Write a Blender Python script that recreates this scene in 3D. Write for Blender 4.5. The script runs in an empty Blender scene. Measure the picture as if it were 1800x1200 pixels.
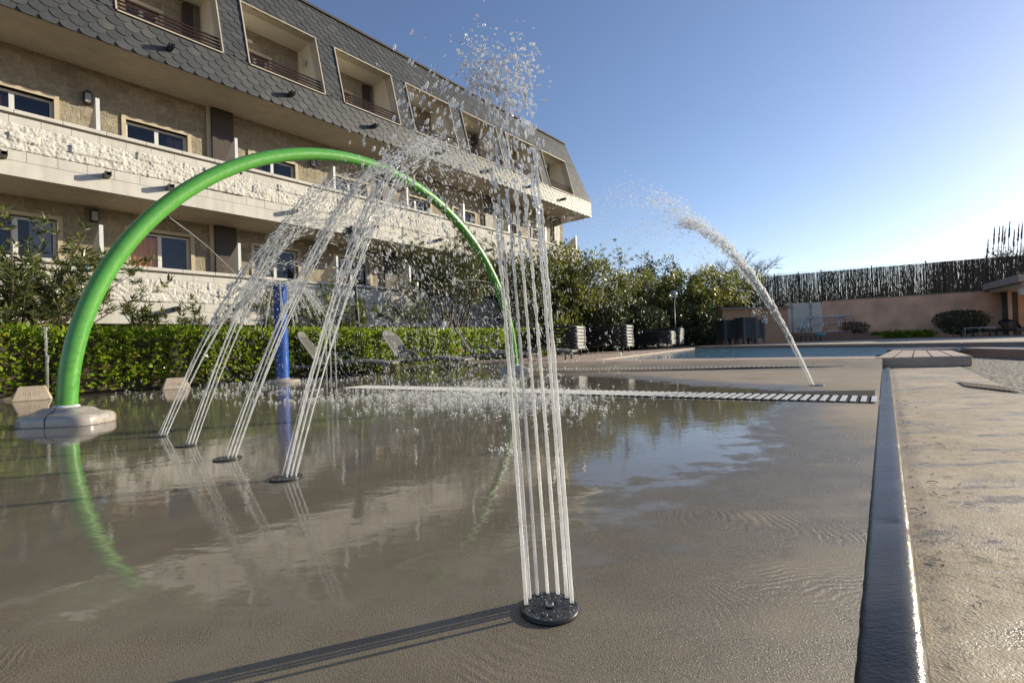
import bpy, math, random
import numpy as np
from mathutils import Vector, Matrix

R = random.Random(7)
N = np.random.default_rng(7)
PI = math.pi
scene = bpy.context.scene
col = scene.collection

# ------------------------------------------------------------------ camera
H = 0.45
ROLL, PITCH = math.radians(2.0), math.radians(0.45)
FPX = 850.0


def ray(px, py):
    x = (px - 900) / FPX; y = -(py - 600) / FPX
    c, s = math.cos(ROLL), math.sin(ROLL)
    X = c * x + s * y; Y = -s * x + c * y
    c, s = math.cos(PITCH), math.sin(PITCH)
    return np.array([X, c - s * Y, s + c * Y])


def gp(px, py, z=0.0):
    """a spot on the ground at height z"""
    r = ray(px, py); t = (z - H) / r[2]
    return np.array([r[0] * t, r[1] * t, z])


def far(px, py, y):
    """a spot at depth y"""
    r = ray(px, py); t = y / r[1]
    return np.array([r[0] * t, y, H + r[2] * t])


cam_d = bpy.data.cameras.new('camera'); cam = bpy.data.objects.new('camera', cam_d); col.objects.link(cam)
cam_d.lens = 17.0; cam_d.sensor_width = 36.0; cam_d.clip_start = 0.02; cam_d.clip_end = 3000
c, s = math.cos(ROLL), math.sin(ROLL); cp, sp = math.cos(PITCH), math.sin(PITCH)
rgt = Vector((c, s * sp, -s * cp)); up = Vector((s, -c * sp, c * cp)); fwd = Vector((0, cp, sp))
m = Matrix((rgt, up, -fwd)).transposed().to_4x4(); m.translation = Vector((0, 0, H))
cam.matrix_world = m
scene.camera = cam

# ------------------------------------------------------------------ light
SUN_HEAD, SUN_EL = math.radians(70), math.radians(16.5)
sdir = Vector((math.sin(SUN_HEAD) * math.cos(SUN_EL), math.cos(SUN_HEAD) * math.cos(SUN_EL), math.sin(SUN_EL)))
sl = bpy.data.lights.new('sun', 'SUN'); sl.energy = 5.0; sl.angle = math.radians(0.5); sl.color = (1.0, 0.90, 0.68)
so = bpy.data.objects.new('sun', sl); col.objects.link(so)
so.rotation_euler = sdir.to_track_quat('Z', 'Y').to_euler()
so.location = (20, 8, 12)
w = bpy.data.worlds.new('World'); scene.world = w; w.use_nodes = True
wn = w.node_tree.nodes; wl = w.node_tree.links
bg = wn['Background']
sky = wn.new('ShaderNodeTexSky'); sky.sky_type = 'NISHITA'; sky.sun_disc = False
sky.sun_elevation = SUN_EL; sky.sun_rotation = SUN_HEAD
sky.air_density = 1.0; sky.dust_density = 0.42; sky.ozone_density = 2.2; sky.altitude = 50
tint = wn.new('ShaderNodeMix'); tint.data_type = 'RGBA'; tint.blend_type = 'MULTIPLY'; tint.inputs[0].default_value = 1.0
tint.inputs[7].default_value = (1.01, 0.95, 1.035, 1); wl.new(sky.outputs[0], tint.inputs[6]); wl.new(tint.outputs[2], bg.inputs[0]); bg.inputs[1].default_value = 0.118
vs = scene.view_settings; vs.view_transform = 'Standard'; vs.look = 'None'; vs.exposure = 0.5; vs.gamma = 1
scene.cycles.max_bounces = 10; scene.cycles.transparent_max_bounces = 16; scene.cycles.transmission_bounces = 8
scene.cycles.caustics_reflective = False; scene.cycles.caustics_refractive = False
scene.cycles.sample_clamp_indirect = 6.0
scene.cycles.use_denoising = True

# ------------------------------------------------------------------ materials
MAT = {}


class NT:
    def __init__(s, name):
        s.m = bpy.data.materials.new(name); s.m.use_nodes = True
        s.t = s.m.node_tree; s.b = s.t.nodes['Principled BSDF']; s.out = s.t.nodes['Material Output']
        MAT[name] = s.m

    def n(s, typ, **kw):
        nd = s.t.nodes.new(typ)
        for k, v in kw.items():
            if k.startswith('i_'):
                key = k[2:]; key = int(key) if key.isdigit() else key.replace('_', ' ')
                nd.inputs[key].default_value = v
            else:
                setattr(nd, k, v)
        return nd

    def l(s, a, b):
        s.t.links.new(a, b)

    def math(s, op, a, b=None, clamp=False):
        nd = s.n('ShaderNodeMath', operation=op, use_clamp=clamp)
        for i, v in enumerate((a, b)):
            if v is None: continue
            if isinstance(v, (int, float)): nd.inputs[i].default_value = v
            else: s.l(v, nd.inputs[i])
        return nd.outputs[0]

    def ramp(s, fac, stops, interp='LINEAR'):
        nd = s.n('ShaderNodeValToRGB'); s.l(fac, nd.inputs[0]); cr = nd.color_ramp; cr.interpolation = interp
        while len(cr.elements) < len(stops): cr.elements.new(0.5)
        for e, (p, cc) in zip(cr.elements, stops):
            e.position = p; e.color = (cc[0], cc[1], cc[2], 1) if not isinstance(cc, (int, float)) else (cc, cc, cc, 1)
        return nd.outputs[0]

    def mix(s, fac, a, b, mode='MIX'):
        nd = s.n('ShaderNodeMix', data_type='RGBA', blend_type=mode)
        for idx, v in ((0, fac), (6, a), (7, b)):
            if isinstance(v, (int, float)): nd.inputs[idx].default_value = v if idx == 0 else (v, v, v, 1)
            elif isinstance(v, tuple): nd.inputs[idx].default_value = (*v, 1)
            else: s.l(v, nd.inputs[idx])
        return nd.outputs[2]

    def noise(s, scale, detail=4, rough=0.55, vec=None, out=0):
        nd = s.n('ShaderNodeTexNoise'); nd.inputs['Scale'].default_value = scale
        nd.inputs['Detail'].default_value = detail; nd.inputs['Roughness'].default_value = rough
        s.l(vec if vec is not None else s.pos(), nd.inputs['Vector'])
        return nd.outputs[out]

    def pos(s):
        if not hasattr(s, '_p'): s._p = s.n('ShaderNodeTexCoord').outputs['Object']
        return s._p

    def bump(s, h, strength=0.3, dist=0.01, normal=None):
        nd = s.n('ShaderNodeBump'); nd.inputs['Strength'].default_value = strength; nd.inputs['Distance'].default_value = dist
        s.l(h, nd.inputs['Height'])
        if normal is not None: s.l(normal, nd.inputs['Normal'])
        return nd.outputs[0]


def simple(name, colr, rough=0.6, var=0.15, scale=6.0, bump=0.0, bscale=60, bdist=0.004, metal=0.0, spec=0.5, coat=0.0):
    t = NT(name)
    a = tuple(x * (1 - var) for x in colr); b = tuple(min(1, x * (1 + var)) for x in colr)
    cc = t.ramp(t.noise(scale, 5), [(0.3, a), (0.7, b)])
    t.l(cc, t.b.inputs['Base Color'])
    r = t.ramp(t.noise(scale * 2.3, 3), [(0.3, max(0, rough - 0.08)), (0.7, min(1, rough + 0.08))])
    t.l(r, t.b.inputs['Roughness'])
    t.b.inputs['Metallic'].default_value = metal
    t.b.inputs['Specular IOR Level'].default_value = spec
    t.b.inputs['Coat Weight'].default_value = coat
    if bump: t.l(t.bump(t.noise(bscale, 5), bump, bdist), t.b.inputs['Normal'])
    return t.m


def leafmat(name, cols, rough=0.42, trans=0.3):
    t = NT(name)
    g = t.n('ShaderNodeNewGeometry')
    cc = t.ramp(g.outputs['Random Per Island'], [(i / (len(cols) - 1), q) for i, q in enumerate(cols)])
    t.l(cc, t.b.inputs['Base Color']); t.b.inputs['Roughness'].default_value = rough
    tr = t.n('ShaderNodeBsdfTranslucent'); br = t.mix(1.0, cc, (1.3, 1.35, 0.7), 'MULTIPLY'); t.l(br, tr.inputs[0])
    mx = t.n('ShaderNodeMixShader'); mx.inputs[0].default_value = trans
    t.l(t.b.outputs[0], mx.inputs[1]); t.l(tr.outputs[0], mx.inputs[2]); t.l(mx.outputs[0], t.out.inputs[0])
    return t.m


M = {}
M['white_block'] = simple('white_block', (0.58, 0.555, 0.51), 0.85, 0.08, 3, 0.35, 45, 0.006)
def streaks(name):
    mt = M[name]; nt = mt.node_tree; b_ = nt.nodes['Principled BSDF']; src = b_.inputs['Base Color'].links[0].from_socket
    tc = nt.nodes.new('ShaderNodeTexCoord'); mp_ = nt.nodes.new('ShaderNodeMapping'); mp_.inputs['Scale'].default_value = (5.5, 5.5, 0.5); nt.links.new(tc.outputs['Object'], mp_.inputs[0])
    nz_ = nt.nodes.new('ShaderNodeTexNoise'); nz_.inputs['Scale'].default_value = 1.0; nz_.inputs['Detail'].default_value = 6; nz_.inputs['Roughness'].default_value = 0.65; nt.links.new(mp_.outputs[0], nz_.inputs['Vector'])
    rp = nt.nodes.new('ShaderNodeValToRGB'); rp.color_ramp.elements[0].position = 0.36; rp.color_ramp.elements[0].color = (0.70, 0.67, 0.62, 1); rp.color_ramp.elements[1].position = 0.58; rp.color_ramp.elements[1].color = (1, 1, 1, 1); nt.links.new(nz_.outputs[0], rp.inputs[0])
    mx_ = nt.nodes.new('ShaderNodeMix'); mx_.data_type = 'RGBA'; mx_.blend_type = 'MULTIPLY'; mx_.inputs[0].default_value = 0.4
    nt.links.new(src, mx_.inputs[6]); nt.links.new(rp.outputs[0], mx_.inputs[7]); nt.links.new(mx_.outputs[2], b_.inputs['Base Color'])


M['white_rough'] = simple('white_rough', (0.60, 0.575, 0.53), 0.9, 0.10, 5, 0.7, 35, 0.012)
M['soffit'] = simple('soffit', (0.64, 0.57, 0.47), 0.9, 0.06, 1.5, 0.2, 90, 0.003)
M['recess_white'] = simple('recess_white', (0.62, 0.58, 0.50), 0.9, 0.05, 2, 0.2, 80, 0.003)
M['beige_trim'] = simple('beige_trim', (0.50, 0.42, 0.31), 0.8, 0.10, 4, 0.3, 60, 0.004)
M['frame_tan'] = simple('frame_tan', (0.42, 0.37, 0.30), 0.6, 0.1, 5)
M['brown_panel'] = simple('brown_panel', (0.045, 0.03, 0.024), 0.55, 0.15, 8, 0.2, 80, 0.003)
M['rail'] = simple('rail', (0.035, 0.016, 0.014), 0.35, 0.15, 8)
M['win_white'] = simple('win_white', (0.62, 0.62, 0.62), 0.4, 0.05, 4)
M['dark_room'] = simple('dark_room', (0.022, 0.024, 0.034), 0.9, 0.1, 2)  # near black: the gloom inside the rooms is put into the colour
M['dark_metal'] = simple('dark_metal', (0.025, 0.022, 0.02), 0.45, 0.15, 10)
M['roof_dark'] = simple('roof_dark', (0.05, 0.048, 0.05), 0.8, 0.15, 3)
M['void_wall'] = simple('void_wall', (0.09, 0.075, 0.06), 0.95, 0.2, 2, 0.3, 30, 0.01)  # dark tone carries the shade of recesses
M['green_paint'] = simple('green_paint', (0.085, 0.31, 0.045), 0.32, 0.08, 14, 0.06, 120, 0.002, coat=0.35)
gm = M['green_paint']; nt_ = gm.node_tree; b_ = nt_.nodes['Principled BSDF']; src_ = b_.inputs['Base Color'].links[0].from_socket
tc_ = nt_.nodes.new('ShaderNodeTexCoord'); n1_ = nt_.nodes.new('ShaderNodeTexNoise'); n1_.inputs['Scale'].default_value = 26; n1_.inputs['Detail'].default_value = 8; n1_.inputs['Roughness'].default_value = 0.75
nt_.links.new(tc_.outputs['Object'], n1_.inputs['Vector']); r1_ = nt_.nodes.new('ShaderNodeValToRGB'); r1_.color_ramp.elements[0].position = 0.60; r1_.color_ramp.elements[0].color = (0, 0, 0, 1); r1_.color_ramp.elements[1].position = 0.72; r1_.color_ramp.elements[1].color = (0.45, 0.45, 0.45, 1)
nt_.links.new(n1_.outputs[0], r1_.inputs[0]); m_ = nt_.nodes.new('ShaderNodeMix'); m_.data_type = 'RGBA'; nt_.links.new(r1_.outputs[0], m_.inputs[0]); nt_.links.new(src_, m_.inputs[6]); m_.inputs[7].default_value = (0.20, 0.40, 0.14, 1); nt_.links.new(m_.outputs[2], b_.inputs['Base Color'])
M['base_grey'] = simple('base_grey', (0.36, 0.32, 0.28), 0.28, 0.08, 6, 0.05, 50, 0.002, coat=0.3)
M['blue_paint'] = simple('blue_paint', (0.02, 0.085, 0.36), 0.3, 0.12, 8, 0.05, 60, 0.002, coat=0.4)
M['plate_black'] = simple('plate_black', (0.022, 0.022, 0.023), 0.3, 0.3, 30, 0.25, 150, 0.001)
M['steel'] = simple('steel', (0.62, 0.62, 0.60), 0.24, 0.06, 15, metal=1.0)
M['rim_metal'] = simple('rim_metal', (0.38, 0.36, 0.33), 0.38, 0.1, 20, metal=0.9)
M['grate_white'] = simple('grate_white', (0.62, 0.61, 0.59), 0.4, 0.08, 12)
M['channel_dark'] = simple('channel_dark', (0.018, 0.016, 0.014), 0.85, 0.3, 8, spec=0.1)
M['coping_pink'] = simple('coping_pink', (0.42, 0.31, 0.24), 0.7, 0.12, 3, 0.3, 50, 0.004)
M['coping_face'] = simple('coping_face', (0.34, 0.24, 0.19), 0.75, 0.12, 4, 0.3, 50, 0.004)
M['deck'] = simple('deck', (0.33, 0.27, 0.21), 0.8, 0.15, 1.2, 0.3, 40, 0.006)
M['soil'] = simple('soil', (0.07, 0.052, 0.036), 0.95, 0.3, 3, 0.6, 20, 0.03)
M['terracotta'] = simple('terracotta', (0.80, 0.465, 0.295), 0.9, 0.20, 1.4, 0.5, 14, 0.02)
M['hut_brown'] = simple('hut_brown', (0.47, 0.26, 0.145), 0.9, 0.10, 1.5, 0.4, 18, 0.015)
M['panel_cream'] = simple('panel_cream', (0.76, 0.68, 0.54), 0.85, 0.07, 1.5, 0.2, 40, 0.005)
M['brick_red'] = simple('brick_red', (0.27, 0.14, 0.10), 0.85, 0.15, 6, 0.3, 40, 0.004)
M['bark'] = simple('bark', (0.12, 0.09, 0.065), 0.9, 0.3, 12, 0.6, 40, 0.01)
M['twig'] = simple('twig', (0.13, 0.10, 0.085), 0.9, 0.25, 10)
M['brush'] = NT('brush').m
t = NT('brush'); g = t.n('ShaderNodeNewGeometry')
t.l(t.ramp(g.outputs['Random Per Island'], [(0, (0.07, 0.052, 0.036)), (0.6, (0.16, 0.12, 0.08)), (1, (0.30, 0.22, 0.14))]), t.b.inputs['Base Color'])
t.b.inputs['Roughness'].default_value = 0.9; M['brush'] = t.m
M['lounger'] = simple('lounger', (0.15, 0.145, 0.13), 0.4, 0.1, 8)
M['lounger_white'] = simple('lounger_white', (0.50, 0.49, 0.45), 0.35, 0.08, 8)
M['lounger_dark'] = simple('lounger_dark', (0.022, 0.022, 0.021), 0.5, 0.2, 8)  # on the stacks, the shade on their bodies is put into this colour
M['table_grey'] = simple('table_grey', (0.075, 0.088, 0.10), 0.5, 0.2, 10)
M['stone_tan'] = simple('stone_tan', (0.42, 0.34, 0.26), 0.8, 0.14, 9, 0.5, 60, 0.004)
M['red_paint'] = simple('red_paint', (0.5, 0.03, 0.03), 0.5, 0.05)
M['black_paint'] = simple('black_paint', (0.02, 0.02, 0.02), 0.5, 0.05)
M['sign_yellow'] = simple('sign_yellow', (0.62, 0.50, 0.16), 0.5, 0.05)
M['sign_white'] = simple('sign_white', (0.62, 0.60, 0.62), 0.5, 0.05)
M['teal'] = simple('teal', (0.06, 0.42, 0.42), 0.4, 0.08)
M['towel_blue'] = simple('towel_blue', (0.16, 0.28, 0.48), 0.9, 0.1, 10, 0.4, 80, 0.003)
M['litter'] = simple('litter', (0.055, 0.035, 0.02), 0.9, 0.4, 30)
M['plume'] = simple('plume', (0.14, 0.085, 0.06), 0.9, 0.2, 10)
for nm_ in ('white_block', 'white_rough', 'soffit'): streaks(nm_)
M['leaf_hedge'] = leafmat('leaf_hedge', [(0.05, 0.09, 0.008), (0.15, 0.25, 0.018), (0.25, 0.37, 0.032), (0.34, 0.42, 0.05), (0.28, 0.20, 0.05)], 0.24, 0.46)
M['leaf_oleander'] = leafmat('leaf_oleander', [(0.045, 0.062, 0.020), (0.085, 0.11, 0.035), (0.15, 0.17, 0.055), (0.24, 0.225, 0.09)], 0.36, 0.34)
M['leaf_tall'] = leafmat('leaf_tall', [(0.055, 0.068, 0.018), (0.11, 0.125, 0.03), (0.21, 0.215, 0.06), (0.31, 0.28, 0.10)], 0.36, 0.40)
M['leaf_dark'] = leafmat('leaf_dark', [(0.02, 0.03, 0.012), (0.04, 0.055, 0.02), (0.07, 0.085, 0.03)], 0.5, 0.15)
M['leaf_palm'] = leafmat('leaf_palm', [(0.04, 0.06, 0.03), (0.08, 0.10, 0.05), (0.12, 0.14, 0.07)], 0.4, 0.2)

# curtain
t = NT('curtain_orange')
vv = t.n('ShaderNodeTexVoronoi'); vv.inputs['Scale'].default_value = 22; t.l(t.pos(), vv.inputs['Vector'])
dots = t.math('LESS_THAN', vv.outputs['Distance'], 0.14)
t.l(t.mix(dots, (0.95, 0.40, 0.10), (0.97, 0.68, 0.35)), t.b.inputs['Base Color']); t.b.inputs['Roughness'].default_value = 0.9
M['curtain_orange'] = t.m
M['curtain_plum'] = simple('curtain_plum', (0.16, 0.07, 0.10), 0.9, 0.3, 14)
M['curtain_sheer'] = simple('curtain_sheer', (0.36, 0.36, 0.42), 0.9, 0.1, 14)

# window pane
t = NT('pane')
tr = t.n('ShaderNodeBsdfTransparent'); tr.inputs[0].default_value = (0.93, 0.95, 0.97, 1)
gl = t.n('ShaderNodeBsdfGlossy'); gl.inputs['Roughness'].default_value = 0.02; gl.inputs[0].default_value = (0.9, 0.92, 1, 1)
fr = t.n('ShaderNodeFresnel'); fr.inputs[0].default_value = 1.5
mx = t.n('ShaderNodeMixShader'); f2 = t.math('ADD', t.math('MULTIPLY', fr.outputs[0], 0.75), 0.015, True)
t.l(f2, mx.inputs[0]); t.l(tr.outputs[0], mx.inputs[1]); t.l(gl.outputs[0], mx.inputs[2]); t.l(mx.outputs[0], t.out.inputs[0])
M['pane'] = t.m
t = NT('lamp_glass'); t.b.inputs['Base Color'].default_value = (0.75, 0.73, 0.68, 1); t.b.inputs['Transmission Weight'].default_value = 0.55
t.b.inputs['Roughness'].default_value = 0.25; M['lamp_glass'] = t.m
t.l(t.ramp(t.noise(9), [(0.3, (0.62, 0.60, 0.55)), (0.7, (0.85, 0.83, 0.78))]), t.b.inputs['Base Color'])

# split-face back wall: brick courses on (x, z)
t = NT('back_wall')
sx = t.n('ShaderNodeSeparateXYZ'); t.l(t.pos(), sx.inputs[0]); cx = t.n('ShaderNodeCombineXYZ')
t.l(sx.outputs[0], cx.inputs[0]); t.l(sx.outputs[2], cx.inputs[1])
br = t.n('ShaderNodeTexBrick'); t.l(cx.outputs[0], br.inputs['Vector'])
br.inputs['Scale'].default_value = 1.0; br.inputs['Brick Width'].default_value = 0.42; br.inputs['Row Height'].default_value = 0.196
br.inputs['Mortar Size'].default_value = 0.011; br.inputs['Mortar Smooth'].default_value = 0.4; br.inputs['Bias'].default_value = 0.0
br.inputs['Color1'].default_value = (0.29, 0.245, 0.18, 1); br.inputs['Color2'].default_value = (0.38, 0.325, 0.245, 1); br.inputs['Mortar'].default_value = (0.44, 0.385, 0.29, 1)
mott = t.ramp(t.noise(14, 6), [(0.3, 0.72), (0.7, 1.15)])
t.l(t.mix(1.0, br.outputs['Color'], mott, 'MULTIPLY'), t.b.inputs['Base Color']); t.b.inputs['Roughness'].default_value = 0.92
hh = t.math('SUBTRACT', t.math('MULTIPLY', t.noise(26, 7, 0.65), 1.0), t.math('MULTIPLY', br.outputs['Fac'], 0.5))
t.l(t.bump(hh, 0.9, 0.035), t.b.inputs['Normal']); M['back_wall'] = t.m

# slate tiles
t = NT('slate'); g = t.n('ShaderNodeNewGeometry')
c1 = t.ramp(g.outputs['Random Per Island'], [(0, (0.046, 0.047, 0.050)), (0.5, (0.058, 0.059, 0.061)), (0.85, (0.070, 0.070, 0.071)), (1, (0.085, 0.080, 0.074))])
c2 = t.mix(0.6, c1, t.ramp(t.noise(9, 6, 0.65), [(0.3, 0.6), (0.75, 1.35)]), 'MULTIPLY')
rust = t.ramp(t.noise(3.2, 5, 0.6), [(0.66, 0.0), (0.78, 0.45)])
t.l(t.mix(rust, c2, (0.16, 0.12, 0.075)), t.b.inputs['Base Color'])
t.b.inputs['Roughness'].default_value = 0.52; t.b.inputs['Specular IOR Level'].default_value = 0.5
t.l(t.bump(t.noise(55, 5), 0.35, 0.004), t.b.inputs['Normal']); M['slate'] = t.m

# water in the air
t = NT('water_jet')
t.b.inputs['Base Color'].default_value = (0.97, 0.98, 1, 1); t.b.inputs['Roughness'].default_value = 0.05
t.b.inputs['IOR'].default_value = 1.33; t.b.inputs['Transmission Weight'].default_value = 1.0
df = t.n('ShaderNodeBsdfDiffuse'); df.inputs[0].default_value = (0.98, 0.98, 0.98, 1)
tl = t.n('ShaderNodeBsdfTranslucent'); tl.inputs[0].default_value = (0.98, 0.98, 0.98, 1)
m1 = t.n('ShaderNodeMixShader'); m1.inputs[0].default_value = 0.6; t.l(df.outputs[0], m1.inputs[1]); t.l(tl.outputs[0], m1.inputs[2])
m2 = t.n('ShaderNodeMixShader'); at = t.n('ShaderNodeAttribute', attribute_name='foam')  # white share: aerated water plus sunlight scattered in drops, put into the colour
mpw = t.n('ShaderNodeMapping'); mpw.inputs['Scale'].default_value = (150, 150, 22); t.l(t.pos(), mpw.inputs['Vector']); nz = t.noise(1.0, 3, 0.6, mpw.outputs[0]); fo = t.math('MULTIPLY', at.outputs['Fac'], t.ramp(nz, [(0.35, 0.55), (0.6, 1.0)]), True)
t.l(fo, m2.inputs[0])
t.l(t.b.outputs[0], m2.inputs[1]); t.l(m1.outputs[0], m2.inputs[2])
tp = t.n('ShaderNodeBsdfTransparent'); m3 = t.n('ShaderNodeMixShader'); m3.inputs[0].default_value = 0.22
t.l(m2.outputs[0], m3.inputs[1]); t.l(tp.outputs[0], m3.inputs[2]); t.l(m3.outputs[0], t.out.inputs[0])
M['water_jet'] = t.m

# pool water
t = NT('pool_water')
t.b.inputs['Base Color'].default_value = (0.02, 0.10, 0.15, 1); t.b.inputs['Roughness'].default_value = 0.06; t.b.inputs['IOR'].default_value = 1.33
wv = t.noise(5.0, 4, 0.6)
t.l(t.ramp(t.noise(1.2, 3), [(0.3, (0.02, 0.11, 0.17)), (0.7, (0.05, 0.20, 0.27))]), t.b.inputs['Base Color'])
t.l(t.bump(wv, 1.0, 0.10), t.b.inputs['Normal']); M['pool_water'] = t.m

# gravel
t = NT('gravel')
vo = t.n('ShaderNodeTexVoronoi'); vo.inputs['Scale'].default_value = 30; t.l(t.pos(), vo.inputs['Vector'])
t.l(t.ramp(vo.outputs['Color'], [(0.0, (0.05, 0.042, 0.032)), (0.5, (0.15, 0.125, 0.095)), (1.0, (0.38, 0.34, 0.27))]), t.b.inputs['Base Color'])
t.b.inputs['Roughness'].default_value = 0.75
t.l(t.bump(vo.outputs['Distance'], 1.0, -0.02), t.b.inputs['Normal']); M['gravel'] = t.m


def concrete(name, wetmode):
    """float-finished concrete; the vertex attribute 'wet' says where water lies on it"""
    t = NT(name)
    P = t.pos()
    at = t.n('ShaderNodeAttribute', attribute_name='wet'); W0 = at.outputs['Fac']
    n_big = t.noise(1.6, 5, 0.6); n_mid = t.noise(7, 5, 0.6); n_fine = t.noise(140, 4, 0.6)
    stretch = t.n('ShaderNodeMapping'); stretch.inputs['Scale'].default_value = (3.2, 8.0, 1); stretch.inputs['Rotation'].default_value = (0, 0, -0.9)
    t.l(P, stretch.inputs['Vector']); n_str = t.noise(1.0, 5, 0.65, stretch.outputs[0])
    # film (mirror) and damp masks
    wsum = t.math('ADD', t.math('ADD', W0, t.math('MULTIPLY', t.math('SUBTRACT', n_mid, 0.5), 0.5)), t.math('MULTIPLY', t.math('SUBTRACT', n_str, 0.5), 0.60))
    film = t.ramp(wsum, [(0.45, 0.0), (0.62, 1.0)])
    damp = t.ramp(wsum, [(0.02, 0.0), (0.34, 1.0)])
    dry_c = t.ramp(n_big, [(0.28, (0.26, 0.20, 0.13)), (0.7, (0.42, 0.33, 0.225))])
    dry_c = t.mix(0.5, dry_c, t.ramp(n_fine, [(0.3, 0.75), (0.7, 1.2)]), 'MULTIPLY')
    damp_c = t.ramp(n_mid, [(0.25, (0.160, 0.131, 0.094)), (0.75, (0.240, 0.198, 0.145))])
    film_c = t.ramp(n_mid, [(0.25, (0.146, 0.124, 0.092)), (0.75, (0.192, 0.166, 0.127))])
    cc = t.mix(film, t.mix(damp, dry_c, damp_c), film_c)
    t.l(cc, t.b.inputs['Base Color'])
    r1 = t.mix(damp, 0.62, t.ramp(n_fine, [(0.3, 0.20), (0.7, 0.40)])); 
    rr = t.mix(film, r1, 0.03)
    t.l(rr, t.b.inputs['Roughness'])
    t.b.inputs['IOR'].default_value = 1.40
    # float-finish arcs
    vor = t.n('ShaderNodeTexVoronoi'); vor.inputs['Scale'].default_value = 1.7
    wob = t.n('ShaderNodeVectorMath', operation='ADD'); wnz = t.n('ShaderNodeVectorMath', operation='SCALE'); wnz.inputs['Scale'].default_value = 0.16
    t.l(t.noise(3.5, 3, 0.5, P, 1), wnz.inputs[0]); t.l(P, wob.inputs[0]); t.l(wnz.outputs[0], wob.inputs[1])
    t.l(wob.outputs[0], vor.inputs['Vector'])
    dv = t.n('ShaderNodeVectorMath', operation='SUBTRACT'); t.l(wob.outputs[0], dv.inputs[0]); t.l(vor.outputs['Position'], dv.inputs[1])
    of = t.n('ShaderNodeVectorMath', operation='ADD'); t.l(dv.outputs[0], of.inputs[0]); of.inputs[1].default_value = (0.10, -0.07, 0)
    ln = t.n('ShaderNodeVectorMath', operation='LENGTH'); t.l(of.outputs[0], ln.inputs[0])
    arc = t.math('SINE', t.math('ADD', t.math('MULTIPLY', ln.outputs['Value'], 520.0), t.math('MULTIPLY', n_fine, 5.0)))
    amask = t.ramp(t.noise(2.6, 3), [(0.48, 0.0), (0.60, 1.0)])
    arc = t.math('MULTIPLY', t.math('MULTIPLY', t.math('MULTIPLY', arc, amask), t.math('POWER', t.math('SUBTRACT', 1.0, film, True), 2.0)), 0.17)
    grain = t.math('ADD', t.noise(330, 4, 0.65), t.math('MULTIPLY', t.noise(110, 3, 0.6), 0.35))
    hgt = t.math('ADD', grain, arc)
    dryk = t.math('SUBTRACT', 1.0, t.math('MULTIPLY', film, 0.995), True)
    b1 = t.n('ShaderNodeBump'); b1.inputs['Distance'].default_value = 0.0034
    t.l(t.math('MULTIPLY', dryk, 0.8), b1.inputs['Strength']); t.l(hgt, b1.inputs['Height'])
    # ripples on the water film
    stretch2 = t.n('ShaderNodeMapping'); stretch2.inputs['Scale'].default_value = (9, 20, 1); stretch2.inputs['Rotation'].default_value = (0, 0, -0.3)
    t.l(P, stretch2.inputs['Vector'])
    rip = t.math('ADD', t.math('MULTIPLY', t.noise(1.0, 3, 0.55, stretch2.outputs[0]), 0.6), t.math('MULTIPLY', t.noise(3.0, 3, 0.5), 1.2))
    ring_v = t.n('ShaderNodeTexVoronoi'); ring_v.inputs['Scale'].default_value = 3.1; ring_v.inputs['Randomness'].default_value = 1; t.l(P, ring_v.inputs['Vector'])
    rd = ring_v.outputs['Distance']
    ring = t.math('MULTIPLY', t.math('SINE', t.math('MULTIPLY', rd, 95.0)), t.ramp(rd, [(0.0, 0.16), (0.2, 0.05), (0.26, 0.0)]))
    sp = t.n('ShaderNodeAttribute', attribute_name='splash')
    rip = t.math('ADD', t.math('MULTIPLY', rip, 0.7), ring)
    chop = t.math('MULTIPLY', t.noise(55, 3, 0.6), t.math('MULTIPLY', sp.outputs['Fac'], 1.4))
    rip = t.math('ADD', rip, chop)
    b2 = t.n('ShaderNodeBump'); b2.inputs['Distance'].default_value = 0.0032
    t.l(t.math('MULTIPLY', film, 0.40), b2.inputs['Strength']); t.l(rip, b2.inputs['Height']); t.l(b1.outputs[0], b2.inputs['Normal'])
    t.l(b2.outputs[0], t.b.inputs['Normal'])
    return t.m


M['concrete'] = concrete('concrete', 0)

t = NT('paving')
P_ = t.pos(); nb_ = t.noise(1.3, 5, 0.6); nm_ = t.noise(9, 6, 0.65); nf_ = t.noise(230, 4, 0.6)
mp = t.n('ShaderNodeMapping'); mp.inputs['Scale'].default_value = (2.2, 9.0, 1); mp.inputs['Rotation'].default_value = (0, 0, 0.35); t.l(P_, mp.inputs['Vector'])
st_ = t.noise(1.0, 6, 0.68, mp.outputs[0])
c_ = t.ramp(nb_, [(0.28, (0.40, 0.30, 0.185)), (0.72, (0.60, 0.475, 0.32))])
c_ = t.mix(0.75, c_, t.ramp(nm_, [(0.3, 0.5), (0.7, 1.22)]), 'MULTIPLY')
c_ = t.mix(0.6, c_, t.ramp(nf_, [(0.34, 0.6), (0.66, 1.25)]), 'MULTIPLY')
dirt = t.ramp(t.math('MULTIPLY', t.noise(38, 5, 0.7), t.ramp(nb_, [(0.3, 1.25), (0.7, 0.9)])), [(0.62, 0.0), (0.72, 0.75)])
c_ = t.mix(dirt, c_, (0.06, 0.045, 0.03))
sheen = t.ramp(t.math('ADD', st_, t.math('MULTIPLY', t.math('SUBTRACT', nm_, 0.5), 0.5)), [(0.50, 0.0), (0.64, 1.0)])
c_ = t.mix(t.math('MULTIPLY', sheen, 0.35), c_, (0.17, 0.13, 0.09))
t.l(c_, t.b.inputs['Base Color']); t.l(t.mix(sheen, 0.7, 0.22), t.b.inputs['Roughness'])
hp = t.math('ADD', t.math('MULTIPLY', nf_, 0.8), t.math('MULTIPLY', t.noise(90, 4, 0.6), 0.6))
t.l(t.bump(hp, 0.75, 0.004), t.b.inputs['Normal']); M['paving'] = t.m

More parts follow.
